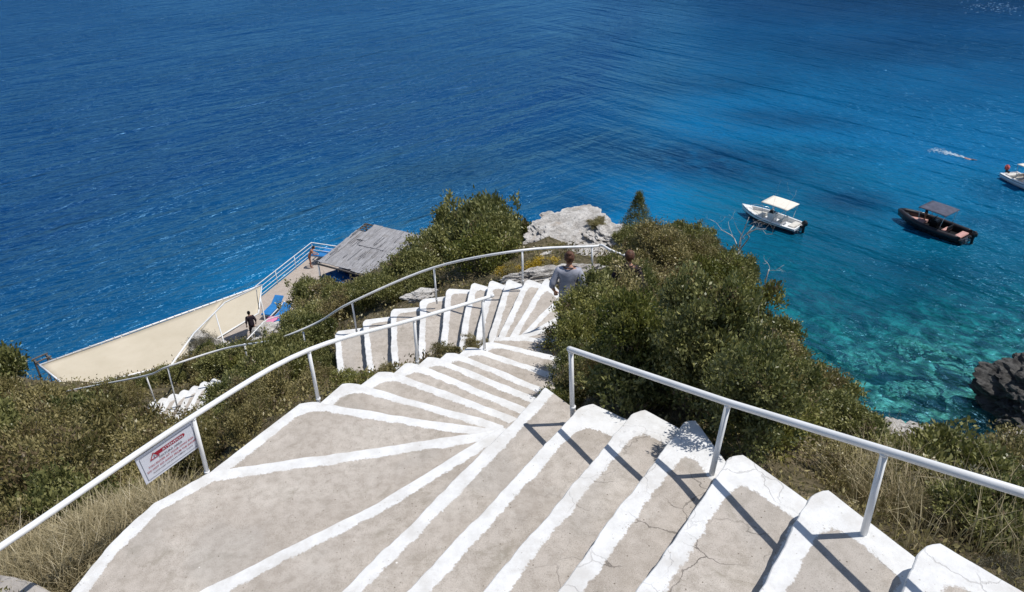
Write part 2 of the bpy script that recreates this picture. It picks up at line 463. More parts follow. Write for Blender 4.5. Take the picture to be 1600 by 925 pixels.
ORDER = list('IHGFEDCBA') + list('bcdefghijklmnopqrstuvwx')
TREAD_SAMPLES = []

def smin(a, b, k):
    h = np.clip(.5 + .5 * (b - a) / k, 0, 1)
    return b * (1 - h) + a * h - k * h * (1 - h)

def build_step(key, prev, parent, band, lband, rband, bband=-9, cracks=.0, skirt=.75, kround=.22):
    """one solid step: tread with a rounded, slightly ragged nosing, riser and sides"""
    z, nose = NOSE[key]
    back = NOSE[prev][1] if isinstance(prev, str) else prev
    nose = [Vector((p.x, p.y, z)) for p in nose]; back = [Vector((p.x, p.y, z)) for p in back]
    ln = sum((b - a).length for a, b in zip(nose, nose[1:]))
    nu = max(24, int(ln / .035))
    N = resample(nose, nu); B = resample(back, nu)
    wid = max((b - a).length for a, b in zip(N, B))
    nv = max(12, int(wid / .035))
    V = np.zeros((nu, nv, 3))
    for i in range(nu):
        n, b = N[i], B[i]
        w = (b - n)
        wl = w.length
        if wl > 1e-4: b = b + w / wl * .05
        for j in range(nv):
            t = j / (nv - 1)
            V[i, j] = n.lerp(b, t)
    # ragged nosing
    for i in range(nu):
        q = Vector((V[i, 0, 0], V[i, 0, 1], z * 1.7))
        w = Vector(V[i, -1] - V[i, 0]); w = w.normalized() if w.length > 1e-3 else Vector((0, 0, 0))
        rag = .016 * noise.noise(q * 2.2) + .010 * noise.noise(q * 9) + .004 * noise.noise(q * 31)
        sl = min(1, (Vector(V[i, -1]) - Vector(V[i, 0])).length / .25)
        V[i, 0, :2] += np.array((w.x, w.y)) * (rag * sl)
    # gentle unevenness, dished surface
    for i in range(nu):
        for j in range(nv):
            q = Vector((V[i, j, 0], V[i, j, 1], z))
            V[i, j, 2] += .007 * noise.noise(q * 1.6) + .003 * noise.noise(q * 7)
    # rounded corners of the slab: pull the two outer nosing corners in a little
    for end, cond in ((0, lband > 0), (nu - 1, rband > 0)):
        if not cond: continue
        for i in range(nu):
            s = abs(i - end) * ln / (nu - 1)
            if s < .16:
                w = Vector(V[i, -1] - V[i, 0]); w = w.normalized() if w.length > 1e-3 else Vector((0, 0, 0))
                c = (1 - s / .16) ** 2 * .07
                for j in range(min(nv, 4)):
                    V[i, j, :2] += np.array((w.x, w.y)) * c * (1 - j / 4)
    # distances for the paint
    def dist_poly(P, X):
        d = np.full(len(X), 9.0)
        A = np.array([(p.x, p.y) for p in P])
        for a, b in zip(A, A[1:]):
            ab = b - a; L2 = max(ab @ ab, 1e-9)
            t = np.clip(((X - a) @ ab) / L2, 0, 1)
            d = np.minimum(d, np.linalg.norm(X - (a + t[:, None] * ab), axis=1))
        return d
    X = V[:, :, :2].reshape(-1, 2)
    rg = np.array([.018 * noise.noise(Vector((x * 2.5, y * 2.5, z * 3))) for x, y in X])
    d = dist_poly(nose, X) - band + rg
    if lband > 0: d = smin(d, dist_poly([N[0], B[0]], X) - lband + rg, kround)
    if rband > 0: d = smin(d, dist_poly([N[-1], B[-1]], X) - rband + rg, kround)
    if bband > 0: d = np.minimum(d, dist_poly(back, X) - bband + rg * 1.3)
    verts = V.reshape(-1, 3).tolist(); paint = d.tolist()
    idx = lambda i, j: i * nv + j
    faces = []
    for i in range(nu - 1):
        for j in range(nv - 1):
            faces.append((idx(i, j), idx(i + 1, j), idx(i + 1, j + 1), idx(i, j + 1)))
    # rim: rounded edge then skirt down
    loop = [idx(i, 0) for i in range(nu)] + [idx(nu - 1, j) for j in range(1, nv)] + [idx(i, nv - 1) for i in range(nu - 2, -1, -1)] + [idx(0, j) for j in range(nv - 2, 0, -1)]
    cen = V.reshape(-1, 3).mean(axis=0)
    m = len(loop); prevring = loop
    for lev, (out, dn) in enumerate(((.007, .006), (.010, .018), (.004, .09), (.008, .19), (.0, skirt))):
        ring = []
        for k, vi in enumerate(loop):
            a = np.array(verts[loop[k - 1]]); b = np.array(verts[loop[(k + 1) % m]])
            tg = b - a; nrm = np.array((tg[1], -tg[0], 0.0)); l = np.linalg.norm(nrm)
            nrm = nrm / l if l > 1e-6 else nrm * 0
            p = np.array(verts[vi])
            if nrm @ (p - cen) < 0 and l > 1e-6 and False: nrm = -nrm
            isback = nu - 1 + nv - 1 <= k < nu - 1 + nv - 1 + nu
            q = Vector(p)
            o = out + (.006 * noise.noise(q * 12 + Vector((0, 0, lev * 3.3))) if lev else 0)
            sgn = 1.0
            p = p + nrm * ORI[0] * (0 if isback else o)
            p[2] = V[0, 0, 2] * 0 + verts[vi][2] - dn - (.05 if isback else 0)
            ring.append(len(verts)); verts.append(p.tolist()); paint.append(-.12 if not isback else -.12)
        for k in range(m):
            faces.append((prevring[k], ring[k], ring[(k + 1) % m], prevring[(k + 1) % m]))
        prevring = ring
    o = from_arrays('step', np.array(verts), np.array(faces), M['stair'], parent, True)
    bm = bmesh.new(); bm.from_mesh(o.data); bmesh.ops.recalc_face_normals(bm, faces=bm.faces[:])
    for e in bm.edges:
        if len(e.link_faces) == 2 and e.calc_face_angle(0) > .5: e.smooth = False
    bm.to_mesh(o.data); bm.free()
    vattr(o, 'paint', paint); vattr(o, 'cracks', [cracks] * len(paint))
    step = max(1, nv // 6)
    for i in range(0, nu, 4):
        for j in list(range(0, nv, step)) + [nv - 1]:
            TREAD_SAMPLES.append((V[i, j, 0], V[i, j, 1], z))
    return o

def orient(key, prev):
    N = NOSE[key][1]; B = NOSE[prev][1] if isinstance(prev, str) else prev
    # signed area of loop nose -> back reversed
    P = [(p.x, p.y) for p in N] + [(p.x, p.y) for p in B[::-1]]
    A = sum(P[i - 1][0] * P[i][1] - P[i][0] * P[i - 1][1] for i in range(len(P)))
    return 1.0 if A > 0 else -1.0
ORI = [1.0]

stairs = empty('staircase', at(772, 690, -4.6), 0, 'whitewashed concrete staircase winding down the cliff towards the sea', 'staircase')
SL = stairs.location.copy()
CR = dict(I=1, H=1, G=1, F=1, E=.8, D=.5, C=.2)
for k, pv in zip(ORDER, ['top'] + ORDER[:-1]):
    kw = dict(band=.13, lband=.0, rband=.0)
    if k in 'IHGFEDCBA':
        kw = dict(band=.128, lband=0, rband=.195 if k in 'GHIFE' else (.24 if k == 'D' else .28 if k == 'C' else .0), bband=.045 if k in 'GFEDCH' else .02, cracks=CR.get(k, 0))
        if k == 'B': kw.update(band=.125)
        if k == 'A': kw.update(band=.115, bband=-1)
    elif k == 'b': kw = dict(band=.135, lband=0, rband=0)
    elif k == 'c': kw = dict(band=.125, lband=.14, rband=0)
    elif k in 'defghij': kw = dict(band=.118, lband=.165, rband=0)
    elif k in 'klmn': kw = dict(band=.11, lband=0, rband=0)
    else: kw = dict(band=.125, lband=0, rband=.18)
    if k == 'I':
        prevline = [p + Vector((.45, -.05, .2)) for p in NOSE['I'][1]]
    else: prevline = pv
    if k == 'c':   # the tread ends in the curb between the two outer corners
        prevline = L([(330, 737), (560, 704), (772, 673)], -5.2)
    if k == 'b':
        a = NOSE['A'][1]
        prevline = [a[0] + (a[0] - a[1]).normalized() * .4] + list(a)
    ORI[0] = orient(k, prevline)
    o = build_step(k, prevline, None, **kw)
    o.data.transform(Matrix.Translation(-SL)); o.parent = stairs

# ------------------------------------------------------------------ lower stairs beside the canopy
low = empty('lower_staircase', at(285, 615, -12.5), 0, 'short run of white steps with shaded risers among the bushes under the sign side railing', 'staircase')
low.location = at(285, 615, -12.5)
LOWN = []
LOWPX = [((334, 614), (346, 586)), ((318, 618), (331, 590)), ((302, 622), (316, 595)), ((286, 628), (300, 602)), ((270, 632), (284, 608)), ((254, 636), (267, 614)), ((238, 642), (251, 621)), ((222, 646), (235, 627))]
for i, (a, b) in enumerate(LOWPX):
    z = -12.0 - .22 * i
    NOSE['low%d' % i] = (z, ext(L([a, b], z), .9, 0))
for i in range(1, len(LOWPX)):
    ORI[0] = orient('low%d' % i, 'low%d' % (i - 1))
    o = build_step('low%d' % i, 'low%d' % (i - 1), None, band=.13, lband=0, rband=.24, skirt=.6)
    o.data.transform(Matrix.Translation(-low.location)); o.parent = low

# ------------------------------------------------------------------ terrain
G = []   # ground survey points
def g(x, y, z, dz=0.0):
    p = at(x, y, z); G.append((p.x, p.y, z + dz))
def gw(x, y, z): G.append((x, y, z))
# beside the upper flight, right
for a in ((925, 640, -5.1), (1010, 636, -4.9), (1090, 645, -4.7), (1200, 712, -4.4), (1300, 757, -4.2), (1450, 828, -4.0), (1610, 905, -3.8)): g(*a)
for a in ((950, 560, -6.5), (1050, 560, -6.6), (1150, 600, -6.5), (1250, 655, -6.3), (1350, 705, -6.1), (1480, 775, -6.0), (1620, 825, -5.8)): g(*a)
for a in ((900, 480, -8.0), (1000, 490, -8.4), (1100, 520, -8.7), (1200, 580, -8.8), (1300, 640, -8.7), (1400, 715, -8.6), (1500, 745, -9.0), (1620, 775, -9.4)): g(*a)
for a in ((950, 405, -9.8), (1000, 385, -10.8), (1080, 405, -11.3), (1150, 450, -11.6), (1215, 520, -11.4), (1280, 610, -11.2), (1350, 690, -11.0), (1430, 688, -12.4), (1520, 690, -13.0), (1620, 705, -13.8)): g(*a)
# cliff edge drops to the sea
for a in ((950, 405, -9.8), (1000, 385, -10.8), (1080, 405, -11.3), (1150, 450, -11.6), (1215, 520, -11.4), (1280, 610, -11.2), (1350, 690, -11.0), (1430, 688, -12.4), (1520, 690, -13.0), (1620, 705, -13.8)):
    p = at(*a); d = Vector((p.x, p.y, 0)).normalized()
    G.append((p.x + d.x * 4, p.y + d.y * 4, -19.0)); G.append((p.x + d.x * 8, p.y + d.y * 8, -27.0)); G.append((p.x + d.x * 12, p.y + d.y * 12, -31.0))
# rocky crest beyond the winders
for a in ((835, 392, -10.4), (870, 372, -10.8), (910, 352, -10.9), (950, 352, -10.9), (830, 425, -9.0), (880, 420, -8.8), (930, 415, -9.0), (780, 430, -9.4)): g(*a)
for a in ((835, 380, -10.4), (910, 335, -10.9), (960, 350, -10.9)):
    p = at(*a); d = Vector((p.x, p.y, 0)).normalized()
    G.append((p.x + d.x * 3, p.y + d.y * 3, -14.0)); G.append((p.x + d.x * 9, p.y + d.y * 9, -23.0)); G.append((p.x + d.x * 14, p.y + d.y * 14, -29.5))
# left of the long railing
for a in ((740, 440, -9.8), (660, 480, -10.2), (600, 520, -10.4), (560, 530, -10.6)): g(*a)
for a in ((770, 395, -11.6), (700, 415, -12.6), (640, 440, -13.4), (590, 470, -14.0), (530, 500, -14.4)): g(*a)
for a in ((740, 380, -15.5), (660, 405, -18.5), (590, 440, -20.5), (545, 460, -21.5), (500, 490, -21.5), (460, 505, -21.8)): g(*a)
for a in ((470, 540, -12.6), (430, 570, -12.6), (380, 590, -12.7), (350, 570, -15.5), (410, 548, -17.0), (330, 548, -18.0)): g(*a)
for a in ((420, 535, -19.6), (380, 530, -22.0), (440, 512, -22.5)): g(*a)
# between flights
for a in ((700, 535, -8.9), (660, 552, -9.2), (620, 570, -9.3), (570, 595, -8.6), (520, 600, -9.0), (740, 528, -8.3), (690, 552, -7.2), (600, 585, -6.6), (540, 608, -6.2), (475, 645, -5.9)): g(*a)
# slope below the sign
for a in ((400, 670, -6.2), (300, 755, -5.9), (215, 800, -5.7), (110, 905, -5.5), (0, 1000, -5.2), (-120, 980, -5.4)): g(*a)
for a in ((430, 620, -8.8), (350, 660, -8.8), (260, 720, -8.4), (160, 790, -7.6), (60, 860, -6.7), (-60, 900, -6.2)): g(*a)
for a in ((340, 640, -12.2), (250, 662, -12.9), (190, 690, -12.5), (110, 720, -11.5), (20, 760, -10.5), (-120, 790, -9.5)): g(*a)
for a in ((200, 636, -14.4), (120, 640, -15.4), (40, 650, -16.0), (-80, 660, -16.0)): g(*a)
for a in ((60, 600, -20.0), (20, 585, -19.5), (-80, 590, -19.0), (150, 612, -20.5), (250, 585, -21.5)): g(*a)
# deck level and the drop beyond
for x, y in ((-24, 33), (-20, 36), (-15, 40), (-12, 43), (-9, 44), (-5, 44), (-2, 46), (-14, 48.5), (-9, 50.5)): gw(x, y, -25.6)
for x, y in ((-31, 33), (-27.5, 37), (-22, 42), (-18, 47.5), (-15.5, 54), (-8, 55), (-1, 53), (4, 49), (-36, 28)): gw(x, y, -29.5)
for x, y in ((-34, 42), (-24, 52), (-12, 62), (2, 60), (14, 52), (24, 46), (36, 40), (46, 34)): gw(x, y, -33)
# uphill behind the viewer
for x, y, z in ((0, -4, -2.0), (4, -3, -2.0), (8, -1, -2.4), (-5, -3, -3.4), (3, 1, -3.4), (0, 1, -3.9), (5, 3, -4.2), (-4, 2, -5.0), (-12, 0, -6.0), (14, 2, -5.5), (22, 6, -10)): gw(x, y, z)
G = np.array(G)

class RBF:
    def __init__(s, P, smooth=.02):
        s.P = P[:, :2]; n = len(P)
        D = np.linalg.norm(s.P[:, None] - s.P[None], axis=2)
        A = np.zeros((n + 3, n + 3)); A[:n, :n] = -D + np.eye(n) * smooth
        A[:n, n] = 1; A[:n, n + 1:] = s.P; A[n, :n] = 1; A[n + 1:, :n] = s.P.T
        b = np.zeros(n + 3); b[:n] = P[:, 2]
        s.w = np.linalg.solve(A, b)
    def __call__(s, X):
        X = np.asarray(X, float); out = np.zeros(len(X)); n = len(s.P)
        for i in range(0, len(X), 20000):
            Q = X[i:i + 20000]
            D = np.linalg.norm(Q[:, None] - s.P[None], axis=2)
            out[i:i + 20000] = -D @ s.w[:n] + s.w[n] + Q @ s.w[n + 1:]
        return out
# drop survey points that coincide
keep = []
for i, p in enumerate(G):
    if all(np.linalg.norm(G[j, :2] - p[:2]) > .25 for j in keep): keep.append(i)
RB = RBF(G[keep], .15)
TS = np.array(TREAD_SAMPLES)
def carve(X, Z, rad=.42, dz=.22):
    """keep the soil below the treads"""
    for i in range(0, len(X), 4000):
        D2 = ((X[i:i + 4000, None, :] - TS[None, :, :2]) ** 2).sum(2)
        lim = np.where(D2 < rad * rad, TS[None, :, 2] - dz, 99).min(1)
        Z[i:i + 4000] = np.minimum(Z[i:i + 4000], lim)
    return Z
def fbm(x, y, s):
    return noise.fractal(Vector((x * s, y * s, 3.1)), 1.0, 2.0, 5)
gx = np.arange(-44, 52, .4); gy = np.arange(-8, 66, .4)
XX, YY = np.meshgrid(gx, gy, indexing='ij')
XY = np.stack([XX.ravel(), YY.ravel()], 1)
ZZ = RB(XY)
ZZ += np.array([.35 * fbm(x, y, .35) + .10 * fbm(x, y, 1.7) for x, y in XY])
ZZ = carve(XY, ZZ)
inside_deck = (np.abs(XX.ravel() + 12) < 14) & (ZZ < -24) & (ZZ > -26.2)
ZZ = np.where(inside_deck, np.minimum(ZZ, -25.25), ZZ)
ZZ = np.maximum(ZZ, -33)
ZG = ZZ.reshape(XX.shape)
def ground(x, y):
    i = min(max((x - gx[0]) / .4, 0), len(gx) - 1.001); j = min(max((y - gy[0]) / .4, 0), len(gy) - 1.001)
    a, b = int(i), int(j); u, v = i - a, j - b
    return float(ZG[a, b] * (1 - u) * (1 - v) + ZG[a + 1, b] * u * (1 - v) + ZG[a, b + 1] * (1 - u) * v + ZG[a + 1, b + 1] * u * v)
def hit(px, py, up=0.0):
    """where the sight line first meets the hillside"""
    d = ray(px, py); d = d / np.linalg.norm(d); t = 2.0
    while t < 90:
        p = d * t
        if p[2] < ground(p[0], p[1]) + up: break
        t += .08
    return Vector((p[0], p[1], ground(p[0], p[1])))
nx, ny = len(gx), len(gy)
ii = np.arange(nx * ny).reshape(nx, ny)
Fq = np.stack([ii[:-1, :-1].ravel(), ii[1:, :-1].ravel(), ii[1:, 1:].ravel(), ii[:-1, 1:].ravel()], 1)
hill = from_arrays('hillside', np.stack([XY[:, 0], XY[:, 1], ZZ], 1), Fq, M['soil'], None, True)
tag(hill, kind='structure')

# ------------------------------------------------------------------ sea, seabed
land = XY[ZZ > SEA - .3]
land = land[::3]
cx = np.unique(np.concatenate([np.linspace(-3000, -160, 12), np.arange(-150, 150, 2.0), np.linspace(160, 3000, 12)]))
cy = np.unique(np.concatenate([np.linspace(-600, -20, 5), np.arange(0, 240, 2.0), np.linspace(250, 4000, 14)]))
WX, WY = np.meshgrid(cx, cy, indexing='ij'); WXY = np.stack([WX.ravel(), WY.ravel()], 1)
dist = np.zeros(len(WXY))
for i in range(0, len(WXY), 1500):
    dist[i:i + 1500] = np.sqrt(((WXY[i:i + 1500, None] - land[None]) ** 2).sum(2).min(1))
# the bay on the right shelves gently, the open side on the left falls away fast
bay = 1 / (1 + np.exp(-(WXY[:, 0] - 7 + (WXY[:, 1] - 60) * -.10) / 5.0))
slope = .55 * (1 - bay) + .135 * bay
depth = .5 + 6.5 * (1 - bay) * np.clip(dist / 3, 0, 1) + dist * slope
depth = np.minimum(depth, 26)
depth = np.where(bay > .5, depth - 1.1 * np.exp(-((WXY[:, 0] - 25) ** 2 + (WXY[:, 1] - 41) ** 2) / 120.0), depth)
# far right of the bay stays light
# sea grass meadows on the bottom; the widest patch paints in the headland's reflection
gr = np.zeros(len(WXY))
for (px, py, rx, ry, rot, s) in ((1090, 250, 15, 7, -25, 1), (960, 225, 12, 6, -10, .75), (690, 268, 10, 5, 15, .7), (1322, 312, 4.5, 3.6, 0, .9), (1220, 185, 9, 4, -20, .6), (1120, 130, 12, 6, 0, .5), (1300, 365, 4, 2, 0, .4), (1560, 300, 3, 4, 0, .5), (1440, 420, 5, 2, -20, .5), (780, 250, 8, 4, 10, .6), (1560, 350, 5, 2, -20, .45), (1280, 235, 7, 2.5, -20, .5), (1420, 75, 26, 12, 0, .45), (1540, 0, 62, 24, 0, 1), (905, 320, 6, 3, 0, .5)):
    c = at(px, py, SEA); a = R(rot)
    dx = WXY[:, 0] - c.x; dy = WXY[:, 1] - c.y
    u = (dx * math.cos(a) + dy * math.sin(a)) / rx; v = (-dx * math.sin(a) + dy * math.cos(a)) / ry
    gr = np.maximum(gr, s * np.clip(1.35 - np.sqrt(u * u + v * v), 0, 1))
nx, ny = len(cx), len(cy)
ii = np.arange(nx * ny).reshape(nx, ny)
Fw = np.stack([ii[:-1, :-1].ravel(), ii[1:, :-1].ravel(), ii[1:, 1:].ravel(), ii[:-1, 1:].ravel()], 1)
sea = from_arrays('sea', np.stack([WXY[:, 0], WXY[:, 1], np.full(len(WXY), SEA)], 1), Fw, M['water'], None, True)
vattr(sea, 'depth', depth); vattr(sea, 'seagrass_and_reflection', gr); tag(sea, kind='structure')
# seabed: one sheet with boulders rising from it near the shore
bx = np.arange(-60, 75, .6); by = np.arange(20, 100, .6)
BX, BY = np.meshgrid(bx, by, indexing='ij'); BXY = np.stack([BX.ravel(), BY.ravel()], 1)
bd = np.zeros(len(BXY))
for i in range(0, len(BXY), 1500):
    bd[i:i + 1500] = np.sqrt(((BXY[i:i + 1500, None] - land[None]) ** 2).sum(2).min(1))
bb = 1 / (1 + np.exp(-(BXY[:, 0] - 7 + (BXY[:, 1] - 60) * -.10) / 5.0))
bz = SEA - 1.0 - bd * (.62 * (1 - bb) + .125 * bb)
bz = np.maximum(bz, SEA - 12)
bz += np.array([1.1 * max(0, noise.noise(Vector((x * .36, y * .36, 9)))) + .5 * noise.fractal(Vector((x * .5, y * .5, 1)), 1, 2, 4) for x, y in BXY])
bz = np.minimum(bz, SEA - .6)
nx, ny = len(bx), len(by)
ii = np.arange(nx * ny).reshape(nx, ny)
Fb = np.stack([ii[:-1, :-1].ravel(), ii[1:, :-1].ravel(), ii[1:, 1:].ravel(), ii[:-1, 1:].ravel()], 1)
tag(from_arrays('seabed', np.stack([BXY[:, 0], BXY[:, 1], bz], 1), Fb, M['seabed'], None, True), kind='structure')
# deep floor below everything, to close the picture under the shallow sheet
bm = bmesh.new(); bmesh.ops.create_grid(bm, x_segments=1, y_segments=1, size=3000); bmesh.ops.translate(bm, vec=(0, 1500, SEA - 34), verts=bm.verts[:])
tag(link_bm('deep_seabed', bm, M['seabed']), kind='structure')

# ------------------------------------------------------------------ headland across the bay (its foot meets the water above the frame)
def headland():
    hx = np.arange(30, 420, 4.0); hy = np.arange(205, 330, 4.0)
    HX, HY = np.meshgrid(hx, hy, indexing='ij')
    Z = np.zeros(HX.shape)
    for i in range(HX.shape[0]):
        for j in range(HX.shape[1]):
            x, y = HX[i, j], HY[i, j]
            edge = 224 - (x - 75) * .10 + 7 * noise.noise(Vector((x * .03, 0, 2)))
            d = y - edge
            t = min(1, max(0, (x - 52) / 40)); t = t * t * (3 - 2 * t)
            top = (13 + max(0, x - 80) * .07) * t
            n = 4.5 * noise.fractal(Vector((x * .06, y * .06, 5)), 1, 2, 5)
            k = 1 - math.exp(-max(0, d) / 6)
            Z[i, j] = SEA - 4 + (top + 4 + n) * k * t
    n1, n2 = HX.shape
    ii = np.arange(n1 * n2).reshape(n1, n2)
    Fh = np.stack([ii[:-1, :-1].ravel(), ii[1:, :-1].ravel(), ii[1:, 1:].ravel(), ii[:-1, 1:].ravel()], 1)
    tag(from_arrays('headland', np.stack([HX.ravel(), HY.ravel(), Z.ravel()], 1), Fh, M['searock'], None, True), kind='structure')
headland()

# ------------------------------------------------------------------ handrails
def rail(name, label, tops, bases, rad=.028, prad=.022, cat='handrail', group=None, ends=True, smooth=True, extra=()):
    """white tube on posts; tops: path of the tube, bases: list of (top point, foot point)"""
    root = empty(name, bases[0][1], 0, label, cat, group)
    o0 = Vector(root.location)
    path = smooth_path(tops, 6) if smooth else [Vector(p) for p in tops]
    bm = bmesh.new(); add_tube(bm, [p - o0 for p in path], rad, 14)
    for e in (0, -1): add_sphere(bm, path[e] - o0, (rad * 1.01,) * 3, 2)
    link_bm('rail_tube', bm, M['pipe'], root)
    for tp, ft in bases:
        bm = bmesh.new(); add_tube(bm, [Vector(ft) - o0 - Vector((0, 0, .12)), Vector(tp) - o0], prad, 12)
        add_tube(bm, [Vector(ft) - o0 + Vector((0, 0, -.02)), Vector(ft) - o0 + Vector((0, 0, .004))], prad * 1.3, 12)
        # weld bead under the tube
        add_sphere(bm, Vector(tp) - o0 - Vector((0, 0, rad)), (prad * 1.25, prad * 1.25, prad * .8), 2)
        link_bm('post', bm, M['pipe'], root)
    return root
def post_pair(bx, by, z, tx, ty):
    f = at(bx, by, z)
    # height so that the top lies on the sight line row ty; lean follows the photograph a little
    h = top_z(f, ty)
    d = ray(tx, ty); n = f + Vector((0, 0, h))
    k = n.y / d[1]; t = Vector(d * k)
    return t, f

rr = [post_pair(895, 635, -4.4, 892, 546), post_pair(1110, 742, -4.0, 1138, 629), post_pair(1350, 835, -3.6, 1383, 704)]
tops = [rr[0][0] + (rr[0][0] - rr[1][0]).normalized() * .02, rr[0][0], rr[1][0], rr[2][0]]
tops.append(rr[2][0] + (rr[2][0] - rr[1][0]) * 1.0)
rail('handrail', 'white pipe handrail on three posts along the upper right side of the steps', tops, rr + [(tops[-1], tops[-1] - Vector((0, 0, .66)))], .0255, .0215, smooth=False)

rl = [post_pair(757, 545, -6.4, 754, 467), post_pair(652, 563, -5.8, 647, 499), post_pair(497, 622, -5.2, 482, 547), post_pair(323, 736, -5.0, 301, 651)]
zl = rl[3][0]
p_end = at(-60, 893, -4.20)
tl = [at(770, 462, rl[0][0].z - .01), rl[0][0], rl[1][0], rl[2][0], rl[3][0], at(0, 855, -4.24), p_end + (p_end - at(0, 855, -4.24)) * 2]
left_rail = rail('handrail', 'white pipe handrail carrying the warning sign on the left side of the steps', tl, rl + [(p_end, p_end - Vector((0, 0, .8)))], .0255, .02, smooth=True)

def pz(x, y, z): return at(x, y, z)
rf = [post_pair(926, 420, -8.2, 925, 385), post_pair(817, 438, -7.75, 816, 391), post_pair(682, 467, -8.55, 678, 418), post_pair(557, 516, -9.3, 550, 472), post_pair(480, 560, -10.4, 474, 519), post_pair(386, 562, -11.4, 382, 537), post_pair(277, 638, -12.85, 262, 573), post_pair(242, 625, -13.3, 228, 587), post_pair(141, 640, -15.0, 130, 606)]
tf = [at(985, 402, rf[0][0].z - .15), at(955, 391, rf[0][0].z + .02), at(940, 383, rf[0][0].z)] + [r[0] for r in rf[:4]] + [at(500, 502, -9.35), at(450, 524, -9.75), at(420, 533, -10.2), at(350, 545, -11.2)] + [r[0] for r in rf[6:]] + [at(100, 612, rf[-1][0].z - .4)]
rail('handrail', 'long white pipe handrail sweeping round the far bend and down to the canopy', tf, rf, .026, .02, smooth=True)

# rail that turns off past the canopy towards the deck
p0, p1, p2, p3 = at(268, 570, -12.4), at(303, 521, -14.0), at(336, 488, -15.4), at(351, 473, -16.2)
rail('handrail', 'white handrail rising in a bent line across the beige canopy', [p0, p1, p2, p3, at(409, 445, -19.5)], [(p2, at(352, 541, -15.9)), (at(400, 449, -19.2), at(404, 480, -20.6))], .03, .022, smooth=False)
# small rail by the white rocks
q0, q1, q2 = at(376, 541, -17.8), at(412, 503, -18.2), at(418, 499, -18.3)
rail('handrail', 'short slanting white handrail beside the pale rocks above the deck', [q0, q1, q2, at(446, 490, -19.0)], [(at(404, 511, -18.1), at(411, 528, -19.4)), (q1, at(418, 527, -19.4)), (q0, at(382, 555, -18.6))], .024, .018, smooth=False)

